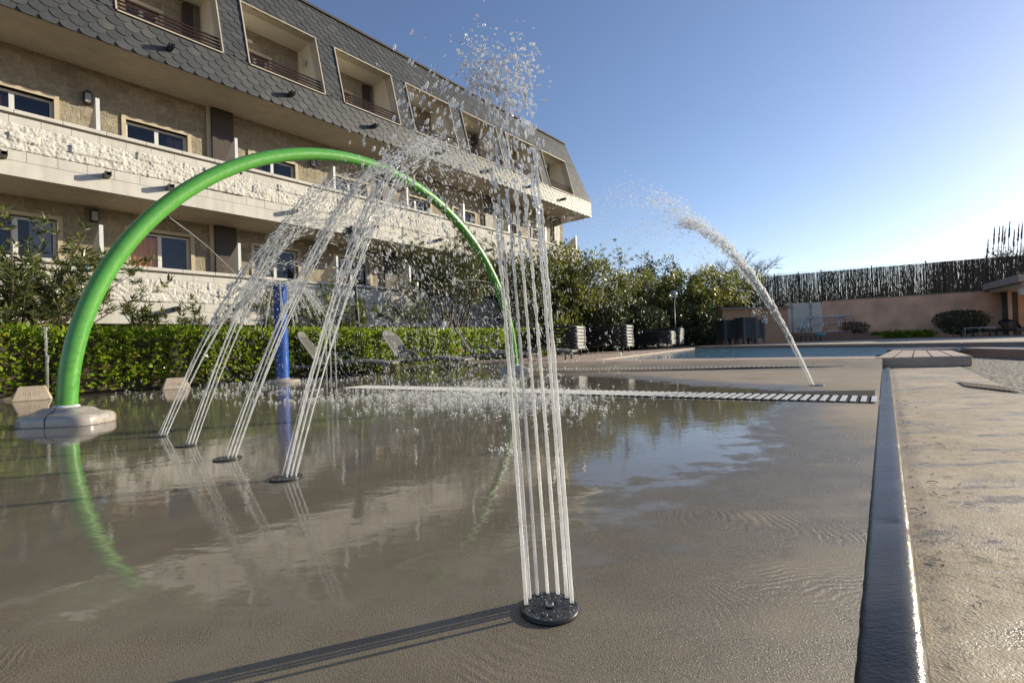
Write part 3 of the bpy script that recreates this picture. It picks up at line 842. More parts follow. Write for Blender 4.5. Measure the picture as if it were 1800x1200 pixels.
# basement void and end/back masses
MB().box((U0, VB + 0.3, -0.05), (19.5, VB + 0.5, 1.12)).build('basement_wall', 'void_wall', bld)  # shade of the open basement is painted into this wall
mb = MB(); mb.box((19.56, VB, -0.05), (19.75, 20, 6.37)); mb.box((U0, 19.9, -0.05), (19.5, 20.0, 9.6)); mb.box((U0 - 0.1, VB, -0.05), (U0, 19.9, 9.0))
mb.box((19.01, VB + 0.1, 7.0), (19.1, 19.9, 9.65))
mb.build('end_wall', 'back_wall', bld)

# mansard
KM = 0.265; ZB, ZT = 7.08, 9.71; OT = 8.68
def mv(z): return VF + KM * (z - ZB)
mb = MB()
def mquad(a, b, z0, z1, ua=0, ub=0):
    mb.add([(a, mv(z0) + 0.02, z0), (b, mv(z0) + 0.02, z0), (b + ub, mv(z1) + 0.02, z1), (a, mv(z1) + 0.02, z1)], [(0, 1, 2, 3)])
cur = U0
for (a, b) in OPN:
    mquad(cur, a, ZB, OT); cur = b
HIP = 1.06
mb.add([(cur, mv(ZB) + 0.02, ZB), (U1, mv(ZB) + 0.02, ZB), (U1 - HIP * (OT - ZB) / (ZT - ZB), mv(OT) + 0.02, OT), (cur, mv(OT) + 0.02, OT)], [(0, 1, 2, 3)])
mb.add([(U0, mv(OT) + 0.02, OT), (U1 - HIP * (OT - ZB) / (ZT - ZB), mv(OT) + 0.02, OT), (U1 - HIP, mv(ZT) + 0.02, ZT), (U0, mv(ZT) + 0.02, ZT)], [(0, 1, 2, 3)])
# hipped end and the vertical slate skirt
mb.add([(U1, VF + 0.02, ZB), (U1, 19.5, ZB), (U1 - HIP, 19.0, ZT), (U1 - HIP, mv(ZT) + 0.02, ZT)], [(0, 1, 2, 3)])
mb.add([(U0, VF + 0.02, 6.37), (U1, VF + 0.02, 6.37), (U1, VF + 0.02, ZB), (U0, VF + 0.02, ZB)], [(0, 1, 2, 3)])
mb.add([(U1, VF + 0.02, 6.37), (U1, 13.26, 6.37), (U1, 13.26, ZB), (U1, VF + 0.02, ZB)], [(0, 1, 2, 3)])
man = mb.build('mansard_roof', 'slate', bld)
tilesM = MB()
TWD, RH = 0.262, 0.135


def tiles(z0, z1, vfun, clip, uend, nrm):
    """scalloped slates hung in overlapping rows"""
    rows = int((z1 - z0) / RH) + 1
    for r in range(rows):
        zc = z0 + r * RH - 0.03
        off = (r % 2) * TWD / 2
        k = int((U1 - U0) / TWD) + 2
        for i in range(k):
            uc = U0 + i * TWD + off
            j = (R.random() - 0.5) * 0.012
            pts = [(-0.5, 1.9), (-0.5, 0.75), (-0.44, 0.45), (-0.3, 0.2), (-0.12, 0.06), (0.12, 0.06), (0.3, 0.2), (0.44, 0.45), (0.5, 0.75), (0.5, 1.9)]
            ve = []; ok = True
            for (px_, pz_) in pts:
                z = zc + j + pz_ * RH; u = uc + px_ * TWD * 0.985
                z = min(z, z1 + 0.01); z = max(z, z0 - 0.012)
                lo, hi = clip(uc, min(z, z1))
                u = min(max(u, lo), hi)
                lift = 0.024 - 0.011 * pz_ + j * 0.2
                v = vfun(z) + 0.012 - lift
                ve.append((u, v, z))
            us_ = [p[0] for p in ve]
            if max(us_) - min(us_) < 0.02: continue
            n = len(ve)
            back = [(p[0], p[1] + 0.007, p[2]) for p in ve]
            tilesM.add(ve + back, [tuple(range(n))] + [(a, n + a, n + (a + 1) % n, (a + 1) % n) for a in range(n)])


def endu(z): return U1 - max(0.0, HIP * (z - ZB) / (ZT - ZB))
def clip_sk(uc, z): return (U0, U1)
def clip_lo(uc, z):
    prev = U0
    for (a, b) in OPN:
        if uc < a: return (prev, a)
        if uc <= b:
            return (a, a) if uc < (a + b) / 2 and uc - a < TWD / 2 else ((b, b) if b - uc < TWD / 2 else (uc, uc))
        prev = b
    return (prev, endu(z))
def clip_hi(uc, z): return (U0, endu(z))


def clip_lo2(uc, z):
    """a slate whose centre is over an opening keeps only the slice beside it"""
    cells = []; prev = U0
    for (a, b) in OPN: cells.append((prev, a)); prev = b
    cells.append((prev, endu(z)))
    for (a, b) in cells:
        if uc + TWD / 2 > a and uc - TWD / 2 < b: return (a, b)
    return (uc, uc)


tiles(6.37, ZB - 0.02, lambda z: VF, clip_sk, 0, 0)
tiles(ZB, OT, mv, clip_lo2, 0, 0)
tiles(OT, ZT, mv, clip_hi, 0, 0)
tilesM.build('slates', 'slate', man)
# flashing line at the break, roof edge, roof top
mb = MB(); cur = U0
MB().box((U0, mv(ZT) - 0.05, ZT - 0.01), (U1 - HIP + 0.03, mv(ZT) + 0.15, ZT + 0.05)).build('roof_edge', 'roof_dark', bld)
MB().box((U0, mv(ZT) + 0.151, ZT - 0.02), (U1 - HIP, 19.5, ZT + 0.03)).build('roof', 'roof_dark', bld)
for (a, b) in OPN:
    mb = MB(); e = 0.028
    for (x0, x1) in ((a - e, a), (b, b + e)):
        mb.prism([(VF - 0.035, ZB - 0.02), (VF + 0.25, ZB - 0.02), (mv(OT) + 0.25, OT + e), (mv(OT) - 0.04, OT + e)], 'x', x0, x1)
    mb.box((a, mv(OT) - 0.038, OT), (b, mv(OT) + 0.25, OT + e - 0.003))
    mb.box((a, VF - 0.033, ZB - 0.045), (b, VF + 0.25, ZB - 0.018))
    fr_ = mb.build('opening_frame', 'frame_tan', bld)
    rm = MB()
    for z in (7.16, 7.25, 7.34, 7.43): rm.tube([(a, mv(z) + 0.08, z), (b, mv(z) + 0.08, z)], 0.02, 6)
    rm.build('railing', 'rail', fr_)
    mb = MB(); mb.box((a - 0.02, VF + 0.255, 7.0), (b + 0.02, VB, 7.05)); mb.box((a - 0.05, mv(OT) + 0.02, OT + 0.03), (b + 0.05, VB, OT + 0.08))
    nxt = a + 2.395
    mb.prism([(VF + 0.16, 7.05), (VB - 0.002, 7.05), (VB - 0.002, OT + 0.029), (mv(OT) + 0.1, OT + 0.029)], 'x', b + 0.03, nxt - 0.03 if nxt < 18.6 else b + 0.2)
    mb.build('recess', 'recess_white', bld)
for i, (a, b) in enumerate(OPN):
    if i % 2 == 0:
        MB().box((b - 0.34, VB - 0.12, 7.05), (b - 0.14, VB - 0.003, 8.6)).build('shutter_panel', 'brown_panel', bld)
    else:
        mb = MB(); mb.lathe([(0.0, -0.10), (0.05, -0.07), (0.065, 0.0), (0.05, 0.07), (0.0, 0.10)], (0, 0), 14)
        mb.v = [(b - 0.001 - max(0, 0.06 - abs(x) * 0.5), 12.3 + y, 8.2 + z) for x, y, z in mb.v]
        mb.build('oval_lamp', 'sign_white', bld, True)
        MB().box((a + 0.05, VB - 0.09, 8.36), (a + 0.62, VB - 0.02, 8.42)).build('tube_lamp', 'sign_white', bld)
# scuppers
def scupper(u, z, mat='dark_metal'):
    mb = MB(); a = 0.042; v0, v1 = VF - 0.24, VF + 0.02
    mb.box((u - a, v0, z - a), (u + a, v1, z - a + 0.01)); mb.box((u - a, v0, z - a + 0.01), (u - a + 0.01, v1, z + a)); mb.box((u + a - 0.01, v0, z - a + 0.01), (u + a, v1, z + a))
    mb.box((u - a + 0.01, v0 + 0.06, z + a - 0.01), (u + a - 0.01, v1, z + a)); mb.build('rain_spout', mat, bld)
for u in (-4.1, -1.7, 0.8, 3.28, 5.75, 8.1, 10.6, 12.9, 15.3, 17.7): scupper(u, 6.68)
for u in (-3.9, -1.5, 0.9, 2.22, 3.2, 5.72, 8.0, 10.4, 12.8, 15.2, 17.6): scupper(u, 3.84)
for u in (-3.7, -1.4, 1.05, 3.25, 5.7, 8.1, 10.5, 13): scupper(u, 1.41)
# towel
mb = MB(); V = []; n = 14
for i in range(n + 1):
    tt = i / n
    zz = [2.05 + 0.185 * min(1, tt / 0.45), 2.235, 2.23 - 0.1 * (tt - 0.6) / 0.4]
    if tt < 0.45: y, z = VF - 0.05, 2.06 + 0.18 * tt / 0.45
    elif tt < 0.6: y, z = VF - 0.05 + 0.2 * (tt - 0.45) / 0.15, 2.245
    else: y, z = VF + 0.16, 2.245 - 0.12 * (tt - 0.6) / 0.4
    for j in range(8): V.append((1.86 + 0.26 * j / 7, y - 0.012 * math.sin(j * 1.9), z))
mb.add(V, [(i * 8 + j, i * 8 + j + 1, (i + 1) * 8 + j + 1, (i + 1) * 8 + j) for i in range(n) for j in range(7)])
o = mb.build('towel', 'towel_blue', smooth=True); o.rotation_euler = (0, 0, BA)
sm = o.modifiers.new('thick', 'SOLIDIFY'); sm.thickness = 0.012
tag(o, 'pale blue towel hung over the lower white balcony coping', 'towel')

#@@PART2
# ------------------------------------------------------------------ play features
A0 = np.array([-3.19, 3.45]); A1 = np.array([0.03, 7.9]); AC = (A0 + A1) / 2; AR = np.linalg.norm(A1 - A0) / 2; AD = (A1 - A0) / 2 / AR
AH = 2.63


def archp(tt, rr=0.0):
    return np.array([AC[0] - AD[0] * (AR - rr) * math.cos(tt), AC[1] - AD[1] * (AR - rr) * math.cos(tt), (AH - rr) * math.sin(tt)])


arch = empty('spray_arch', (0, 0, 0), 0, 'tall glossy green tube arch spanning the wet pad', 'spray arch')
MB().tube([archp(PI * i / 96) + np.array([0, 0, 0.05 if i in (0, 96) else 0.05 * abs(math.cos(PI * i / 96)) ** 8]) for i in range(97)], 0.062, 28).build('tube', 'green_paint', arch, True)


def foot(cx, cy):
    """the two-piece moulded cover round the foot of the arch"""
    mb = MB(); n = 40
    prof = [(1.0, 0.0), (1.0, 0.045), (0.97, 0.06), (0.9, 0.074), (0.74, 0.082), (0.64, 0.092), (0.56, 0.108), (0.48, 0.118), (0.30, 0.121)]
    vs = []
    for s_, z in prof:
        for k in range(n):
            an = 2 * PI * k / n; e = 5.0
            cx_, sy_ = math.cos(an), math.sin(an)
            rr = 1.0 / ((abs(cx_) / 0.265) ** e + (abs(sy_) / 0.165) ** e) ** (1 / e)
            vs.append((cx_ * rr * s_, sy_ * rr * s_, z))
    fs = []
    for i in range(len(prof) - 1):
        for k in range(n):
            k2 = (k + 1) % n; fs.append((i * n + k, i * n + k2, (i + 1) * n + k2, (i + 1) * n + k))
    fs.append(tuple((len(prof) - 1) * n + k for k in range(n)))
    mb.add(vs, fs)
    o = mb.build('foot_cover', 'base_grey', arch, True); o.location = (cx, cy, 0.002); o.rotation_euler = (0, 0, math.atan2(AD[1], AD[0]) - 0.95)
    jm = MB()
    for sgn in (-1, 1):
        pr = [(0.1655, 0.0), (0.1655, 0.052), (0.149, 0.077), (0.107, 0.095), (0.08, 0.1225)]
        for (a, b) in zip(pr[:-1], pr[1:]): jm.obox((0.0, sgn * a[0], a[1] + 0.001), (0.0, sgn * b[0], b[1] + 0.001), 0.005, 0.003)
    jm.build('seam', 'channel_dark', o)
    cl = MB().lathe([(0.063, 0.115), (0.074, 0.115), (0.074, 0.128), (0.063, 0.135)], (0, 0), 28).build('collar', 'sign_white', o, True)
    return o


foot(*A0); foot(*A1)
for tt in (0.68, 0.98, 1.30, 1.62, 2.2, 2.55):
    p = archp(PI * tt / PI, 0.062); p2 = archp(tt, 0.078)
    MB().tube([p, p2], 0.012, 10).build('nozzle', 'plate_black', arch, True)

# water beads clinging to the paint
BV, BF = None, None
bp_ = []; bn_ = []; rb = random.Random(5)
for _ in range(1500):
    tt = rb.uniform(0.02, 2.2) if rb.random() < 0.85 else rb.uniform(2.2, 3.1); cpt_ = archp(tt); tg_ = archp(tt + 0.01) - cpt_; tg_ /= np.linalg.norm(tg_)
    e1 = np.array([AD[1], -AD[0], 0]); e2 = np.cross(e1, tg_); an = rb.uniform(0, 2 * PI); n_ = math.cos(an) * e1 + math.sin(an) * e2
    bp_.append(cpt_ + np.array([0, 0, 0.05 * abs(math.cos(tt)) ** 8]) + n_ * 0.0618); bn_.append(n_)

colm = gp(497, 672)
post = empty('spray_column', (colm[0], colm[1], 0), 0, 'upright glossy blue column spouting a water bell from its top', 'spray column')
MB().lathe([(0.098, 0.0), (0.098, 1.47), (0.1, 1.475), (0.1, 1.49), (0.085, 1.505), (0.03, 1.51)], (0, 0), 32).build('pipe', 'blue_paint', post, auto=35)
MB().lathe([(0.25, 0.002), (0.25, 0.03), (0.235, 0.045), (0.115, 0.055), (0.105, 0.07), (0.099, 0.07)], (0, 0), 32).build('foot_cover', 'base_grey', post, auto=35)
MB().lathe([(0.101, 1.40), (0.104, 1.402), (0.104, 1.412), (0.101, 1.414)], (0, 0), 32).build('band', 'blue_paint', post, True)


def nozzle_plate(p, r, label, full=True):
    root = empty('nozzle_plate', (p[0], p[1], 0.0), 0, label, 'nozzle plate', 'round nozzle plates set in the splash pad')
    mb = MB(); mb.lathe([(r * 0.985, 0.0), (r * 0.985, 0.0055), (r * 0.95, 0.0068), (r * 0.3, 0.0072), (r * 0.27, 0.0055), (r * 0.02, 0.0052)], (0, 0), 40)
    mb.build('plate', 'plate_black', root, auto=30)
    MB().lathe([(r * 0.988, 0.0), (r * 1.012, 0.0), (r * 1.012, 0.005), (r * 0.988, 0.0058)], (0, 0), 40).build('rim', 'plate_black', root, True)
    if full:
        MB().lathe([(r * 0.15, 0.0055), (r * 0.15, 0.011), (r * 0.10, 0.0125), (r * 0.095, 0.0085), (r * 0.01, 0.008)], (0, 0), 20).build('screw', 'rim_metal', root, True)
        hm = MB()
        for k in range(7):
            an = math.radians(8 + k * 164 / 6); x, y = 0.80 * r * math.cos(an), 0.80 * r * math.sin(an)
            hm.lathe([(0.0042, 0.0066), (0.0042, 0.0078), (0.0005, 0.0079)], (x, y), 10)
        for k in range(7):
            an = math.radians(200 + k * 140 / 6); x, y = 0.62 * r * math.cos(an), 0.62 * r * math.sin(an)
            hm.lathe([(0.0035, 0.0066), (0.0035, 0.0078), (0.0005, 0.0079)], (x, y), 8)
        hm.build('hole', 'black_paint', root)
        dm = MB(); rr = random.Random(3)
        for k in range(110):
            an = rr.random() * 2 * PI; q = r * (0.32 + 0.6 * rr.random() ** 0.6); s_ = 0.0006 + 0.0013 * rr.random() ** 2
            dm.lathe([(s_, 0.0068), (s_ * 0.8, 0.0068 + s_ * 0.5), (s_ * 0.2, 0.0068 + s_ * 0.75)], (q * math.cos(an), q * math.sin(an)), 7)
        o = dm.build('wet_beads', 'lamp_glass', root, True); o['kind'] = 'stuff'
    return root


# ------------------------------------------------------------------ water
G = 9.81


def ico(sub):
    import bmesh
    bm = bmesh.new(); bmesh.ops.create_icosphere(bm, subdivisions=sub, radius=1.0)
    V = np.array([v.co for v in bm.verts]); F = np.array([[v.index for v in f.verts] for f in bm.faces]); bm.free(); return V, F


ICO1 = ico(1); ICO2 = ico(2)


def drops(name, P, D, rad, ln, parent=None, fine=False, foam=0.35, label=None, cat=None, kind=None, group=None):
    """many water drops as one mesh: P centres, D unit directions of travel, rad, half length"""
    BV, BF = ICO2 if fine else ICO1
    P = np.asarray(P); n = len(P); D = D / (np.linalg.norm(D, axis=1)[:, None] + 1e-9)
    ref = np.where(np.abs(D[:, 2:3]) < 0.9, np.array([[0, 0, 1.0]]), np.array([[1.0, 0, 0]]))
    A = np.cross(D, ref); A /= np.linalg.norm(A, axis=1)[:, None]; B = np.cross(D, A)
    jit = 1 + (N.random((n, len(BV))) - 0.5) * 0.16
    loc = BV[None] * jit[..., None]
    V = P[:, None] + (loc[..., 0:1] * A[:, None] + loc[..., 1:2] * B[:, None]) * np.asarray(rad)[:, None, None] + loc[..., 2:3] * D[:, None] * np.asarray(ln)[:, None, None]
    F = (BF[None] + (np.arange(n) * len(BV))[:, None, None]).reshape(-1, 3)
    fo = np.repeat(np.clip(foam + (N.random(n) - 0.5) * 0.5, 0, 1), len(BV))
    o = np_mesh(name, V.reshape(-1, 3), F, 'water_jet', parent, True, {'foam': fo})
    tag(o, label, cat, group, kind); return o


rb_ = 0.0007 + 0.0019 * N.random(len(bp_)) ** 2.5
o = drops('wet_beads', np.array(bp_), np.array(bn_), rb_, rb_ * 0.6, arch, foam=0.75, kind='stuff')


def ball(p0, v0, t): return np.array([p0[0] + v0[0] * t, p0[1] + v0[1] * t, p0[2] + v0[2] * t - 0.5 * G * t * t])


def ropes(p0, v0, t0, t1, r0, seed, nseg=150, grow=1.0, foam0=0.95, foam1=0.35, wob=1.0):
    """one unbroken rope of water along its ballistic path, lumpier as it goes; returns verts, faces, foam"""
    rr = np.random.default_rng(seed); sides = 9
    ts = np.linspace(t0, t1, nseg); path = np.array([ball(p0, v0, q_) for q_ in ts])
    k = np.linspace(0, 1, nseg)
    def sm(n_, w_):
        x = rr.standard_normal(n_ + w_ * 2); kr = np.hanning(w_ + 2)[1:-1]; kr /= kr.sum(); return np.convolve(x, kr, 'same')[w_:w_ + n_] * math.sqrt(w_)
    amp = (0.04 + 0.40 * k ** 1.5) * wob
    rad = r0 * (1 + grow * k * 0.35) * np.clip(1 + amp * 0.35 * sm(nseg, 3) + amp * 0.35 * sm(nseg, 7), 0.12, 2.3)
    path[:, 0] += r0 * amp * 0.5 * sm(nseg, 15) * k; path[:, 1] += r0 * amp * 0.5 * sm(nseg, 15) * k
    tg = np.gradient(path, axis=0); tg /= np.linalg.norm(tg, axis=1)[:, None]
    a = np.cross(tg, np.array([0.3, 1, 0.02])); a /= np.linalg.norm(a, axis=1)[:, None]; b = np.cross(tg, a)
    an = np.linspace(0, 2 * PI, sides, endpoint=False)
    rj = rad[:, None] * np.clip(1 + amp[:, None] * 0.32 * rr.standard_normal((nseg, sides)), 0.2, 2)
    V = path[:, None] + rj[..., None] * (np.cos(an)[None, :, None] * a[:, None] + np.sin(an)[None, :, None] * b[:, None])
    ii = np.arange(nseg * sides).reshape(nseg, sides); i2 = np.roll(ii, -1, 1)
    F = np.stack([ii[:-1], i2[:-1], i2[1:], ii[1:]], -1).reshape(-1, 4)
    fo = np.repeat((foam0 + (foam1 - foam0) * k)[:, None], sides, 1) * (0.8 + 0.4 * rr.random((nseg, sides)))
    return V.reshape(-1, 3), F, np.clip(fo.ravel(), 0, 1)


def stream(parent, *a, **kw):
    V, F, fo = ropes(*a, **kw); return np_mesh('stream', V, F, 'water_jet', parent, True, {'foam': fo})


def along(p0, v0, t0, t1, n, spread, rng=N, bias=1.0):
    """drop positions scattered round a ballistic path, with their directions"""
    tt = t0 + (t1 - t0) * rng.random(n) ** bias
    sp = spread(tt) if callable(spread) else np.full(n, spread)
    P = np.stack([p0[0] + v0[0] * tt, p0[1] + v0[1] * tt, p0[2] + v0[2] * tt - 0.5 * G * tt * tt], -1) + rng.standard_normal((n, 3)) * sp[:, None] * np.array([1, 1, 0.8])
    D = np.stack([np.full(n, v0[0]), np.full(n, v0[1]), v0[2] - G * tt], -1)
    return P, D, tt


# --- the upright jet in front
fp = gp(966, 1071)
nozzle_plate(fp, 0.049, 'black nozzle plate with seven holes under the tall front jet')
jet = empty('water_jet', (fp[0], fp[1], 0), 0, 'tall upright jet of seven water ropes bursting into drops', 'water jet')
vz = math.sqrt(2 * G * 0.90)
PP = []; DD = []; RR_ = []; LL = []
for k in range(7):
    an = math.radians(8 + k * 164 / 6); ox, oy = 0.0395 * math.cos(an), 0.0395 * math.sin(an)
    v0 = np.array([-0.135 - ox * 0.05 + (R.random() - 0.5) * 0.03, 0.02 - oy * 0.2, vz * (0.975 + 0.05 * R.random())])
    p0 = np.array([ox, oy, 0.006])
    te = 0.21 + 0.05 * R.random()
    stream(jet, p0, v0, 0, te, 0.0026 + 0.0010 * R.random(), 100 + k, nseg=300, grow=-0.6, foam0=1.0, foam1=0.3)
    P, D, tt = along(p0, v0, te * 0.75, 0.43, 125, lambda q_: 0.003 + 0.017 * np.clip((q_ - 0.2) / 0.24, 0, 1) ** 1.4, bias=0.9)
    PP.append(P); DD.append(D); RR_.append(0.0008 + 0.0016 * N.random(len(P)) ** 1.8); LL.append(1.8 + 3.4 * N.random(len(P)))
    P, D, tt = along(p0, v0, 0.37, 0.475, 80, 0.021)
    P[:, 2] += 0.05 * N.random(len(P))
    PP.append(P); DD.append(D + N.standard_normal(D.shape) * 0.4); RR_.append(0.0009 + 0.0021 * N.random(len(P)) ** 2); LL.append(0.9 + 0.7 * N.random(len(P)))
    P, D, tt = along(p0, v0 + np.array([-0.12, 0.05, 0]), 0.45, 0.72, 60, 0.036)                # falling back
    P[:, 0] -= 0.04 + 0.1 * N.random(len(P)) * (tt - 0.45) / 0.3
    PP.append(P); DD.append(D); RR_.append(0.0010 + 0.0022 * N.random(len(P)) ** 2); LL.append(1.5 + 1.5 * N.random(len(P)))
PP = np.concatenate(PP); DD = np.concatenate(DD); RR_ = np.concatenate(RR_); LL = np.concatenate(LL)
drops('spray', PP, DD, RR_, RR_ * LL, jet, fine=True, foam=0.42, kind='stuff')

# --- four leaning jets in a row on the left
lean = [((290, 766), 'leftmost leaning jet of the row of four, beside the arch foot'), ((340, 782), 'second leaning jet from the arch foot in the row of four'),
        ((410, 806), 'third leaning jet from the arch foot in the row of four'), ((515, 840), 'nearest and rightmost leaning jet of the row of four')]
LV = [(1.40, 1.60, 1.50), (1.17, 1.65, 1.72), (1.32, 1.80, 1.74), (0.95, 1.55, 1.60)]
for j, ((px, py), lb) in enumerate(lean):
    vz = math.sqrt(2 * G * LV[j][2])
    p = gp(px, py)
    pl = nozzle_plate(p + np.array([-0.025, 0.0, 0]), 0.055, 'nozzle plate under the ' + lb.split(' of the')[0].split(' in the')[0])
    jt = empty('water_jet', (p[0], p[1], 0), 0, lb, 'water jet', 'leaning water jets in a row on the pad')
    PP = []; DD = []; RR_ = []; LL = []
    for k in range(6):
        ox = (k - 2.5) * 0.011 - 0.012; oy = 0.012 * math.sin(k * 2.1)
        f_ = (k - 2.5) / 2.5
        sc = 1 - 0.05 * R.random() - (0.12 if k == 0 else 0)
        v0 = np.array([LV[j][0] - 0.10 + f_ * 0.13 + (R.random() - 0.5) * 0.07, LV[j][1] + (R.random() - 0.5) * 0.14, vz * sc])
        p0 = np.array([ox, oy, 0.006]); te = 0.25 + 0.10 * R.random()
        stream(jt, p0, v0, 0, te, (0.0018 + 0.0014 * R.random()) if k else 0.0017, 300 + j * 10 + k, nseg=220, grow=0.9, foam0=1.0, foam1=0.55)
        P, D, tt = along(p0, v0, te * 0.8, 0.60, 70, lambda q_: 0.008 + 0.05 * np.clip((q_ - 0.28) / 0.3, 0, 1))
        PP.append(P); DD.append(D); RR_.append(0.0014 + 0.0034 * N.random(len(P)) ** 2.1); LL.append(1.2 + 1.4 * N.random(len(P)))
        P, D, tt = along(p0, v0, 0.14, 0.50, 170, lambda q_: 0.004 + 0.022 * np.clip((q_ - 0.12) / 0.36, 0, 1))
        PP.append(P); DD.append(D); RR_.append(0.0014 + 0.0022 * N.random(len(P)) ** 1.8); LL.append(3.0 + 6.0 * N.random(len(P)))
        P, D, tt = along(p0, v0, 0.47, 0.68, 55, 0.075)
        PP.append(P); DD.append(D); RR_.append(0.0014 + 0.0034 * N.random(len(P)) ** 2.1); LL.append(1.0 + 0.9 * N.random(len(P)))
        P, D, tt = along(p0, v0, 0.60, 1.12, 165, lambda q_: 0.09 + 0.20 * np.clip((q_ - 0.6) / 0.4, 0, 1))
        PP.append(P); DD.append(D); RR_.append(0.0014 + 0.0026 * N.random(len(P)) ** 2.2); LL.append(2.5 + 4.0 * N.random(len(P)))
    PP = np.concatenate(PP); DD = np.concatenate(DD); RR_ = np.concatenate(RR_); LL = np.concatenate(LL)
    ok = PP[:, 2] > 0.01
    drops('spray', PP[ok], DD[ok], RR_[ok], (RR_ * LL)[ok], jt, foam=0.66, kind='stuff')

# --- the jet on the right by the kerb
p = gp(1430, 677.5)
nozzle_plate(p + np.array([0.03, 0, 0]), 0.055, 'nozzle plate under the lone arching jet near the kerb', False)
jt = empty('water_jet', (p[0], p[1], 0), 0, 'lone jet near the kerb arching left in fine spray', 'water jet')
PP = []; DD = []; RR_ = []; LL = []
for k in range(7):
    f_ = (k - 3) / 3
    v0 = np.array([-1.94 + 0.10 * f_ + (R.random() - 0.5) * 0.1, 0.53 + (R.random() - 0.5) * 0.1, 5.57 * (1 + 0.01 * f_)])
    if k >= 5: v0 = np.array([-2.46 + 0.1 * (k - 5.5), 0.93, 6.13 + 0.1 * (k - 5.5)]) * (0.99 if k == 5 else 1.0)
    p0 = np.array([(k - 3) * 0.009, 0.01 * math.sin(k * 2.0), 0.006]); te = 0.20 + 0.06 * R.random()
    if k < 5 : stream(jt, p0, v0, 0, te, 0.0052, 500 + k, nseg=150, grow=1.6, foam0=1.0, foam1=0.9)
    P, D, tt = along(p0, v0, 0.08, 0.52, 480, lambda q_: 0.004 + 0.036 * np.clip((q_ - 0.1) / 0.4, 0, 1) ** 1.2, bias=1.05)
    PP.append(P); DD.append(D); RR_.append((0.0014 + 0.0026 * N.random(len(P)) ** 1.8) * (1.2 - 0.6 * tt)); LL.append(3 + 5 * N.random(len(P)))
    P, D, tt = along(p0, v0, 0.42, 0.95 if k >= 5 else 0.90, 520 if k >= 5 else 190, lambda q_: 0.04 + 0.13 * np.clip((q_ - 0.42) / 0.4, 0, 1))
    PP.append(P); DD.append(D); RR_.append(0.0010 + 0.0018 * N.random(len(P)) ** 2); LL.append(4 + 6 * N.random(len(P)))
    P, D, tt = along(p0, v0 * np.array([1.12, 1, 0.9]), 0.15, 0.75, 120, lambda q_: 0.02 + 0.14 * np.clip((q_ - 0.15) / 0.4, 0, 1))
    P[:, 2] -= 0.08 * N.random(len(P)); PP.append(P); DD.append(D); RR_.append(0.0009 + 0.0015 * N.random(len(P)) ** 2); LL.append(5 + 7 * N.random(len(P)))
PP = np.concatenate(PP); DD = np.concatenate(DD); RR_ = np.concatenate(RR_); LL = np.concatenate(LL)
ok = PP[:, 2] > 0.01
drops('spray', PP[ok], DD[ok], RR_[ok], (RR_ * LL)[ok], jt, foam=0.95, kind='stuff')

# --- the bell of the blue column
jt = empty('water_bell', (colm[0], colm[1], 0), 0, 'umbrella of water falling all round the blue column', 'water bell')
PP = []; DD = []; RR_ = []; LL = []
for k in range(44):
    an = 2 * PI * k / 44 + R.random() * 0.1; sp_ = 1.35 + 0.35 * R.random(); v0 = np.array([math.cos(an) * sp_, math.sin(an) * sp_, 0.55 + 0.3 * R.random()])
    p0 = np.array([0.05 * math.cos(an), 0.05 * math.sin(an), 1.515])
    if k % 2 == 0: stream(jt, p0, v0, 0, 0.34 + 0.12 * R.random(), 0.010, 700 + k, nseg=60, grow=1.0, foam0=0.5, foam1=0.45, wob=1.5)
    P, D, tt = along(p0, v0, 0.10, 0.63, 45, lambda q_: 0.015 + 0.07 * np.clip(q_ / 0.6, 0, 1))
    PP.append(P); DD.append(D); RR_.append(0.002 + 0.004 * N.random(len(P)) ** 1.8); LL.append(1.6 + 2.5 * N.random(len(P)))
PP = np.concatenate(PP); DD = np.concatenate(DD); RR_ = np.concatenate(RR_); LL = np.concatenate(LL); ok = PP[:, 2] > 0.02
drops('spray', PP[ok], DD[ok], RR_[ok], (RR_ * LL)[ok], jt, foam=0.78, kind='stuff')


# --- small upright jets
def small_jet(px, py, h, lb, n=2, r=0.005, grp=None):
    p = gp(px, py); jt = empty('water_jet', (p[0], p[1], 0), 0, lb, 'water jet', grp)
    vz_ = math.sqrt(2 * G * h)
    for k in range(n):
        v0 = np.array([(R.random() - 0.5) * 0.06 + 0.03 * k, (R.random() - 0.5) * 0.05, vz_ * (1 - 0.22 * k)]); p0 = np.array([0.012 * k, 0, 0.005])
        stream(jt, p0, v0, 0, v0[2] / G * 0.92, r * (1 - 0.25 * k), int(px) + k, nseg=90, grow=1.5, foam0=0.4, foam1=0.8, wob=1.7)
        P, D, tt = along(p0, v0, v0[2] / G * 0.5, v0[2] / G * 1.5, 40, 0.02)
        if k == 0: PA, DA = P, D
    drops('spray', PA, DA, 0.003 + 0.004 * N.random(len(PA)), 0.005 + 0.012 * N.random(len(PA)), jt, foam=0.5, kind='stuff')


small_jet(83, 701, 0.86, 'thin upright jet behind the near foot of the green arch', 2, 0.009)
small_jet(575, 692, 0.72, 'thin upright jet behind the leaning jets, leftmost of three', 1, 0.006, 'thin jets behind the leaning row')
small_jet(583, 692, 0.80, 'thin upright jet behind the leaning jets, middle of three', 1, 0.006, 'thin jets behind the leaning row')
small_jet(592, 690, 0.66, 'thin upright jet behind the leaning jets, rightmost of three', 1, 0.006, 'thin jets behind the leaning row')


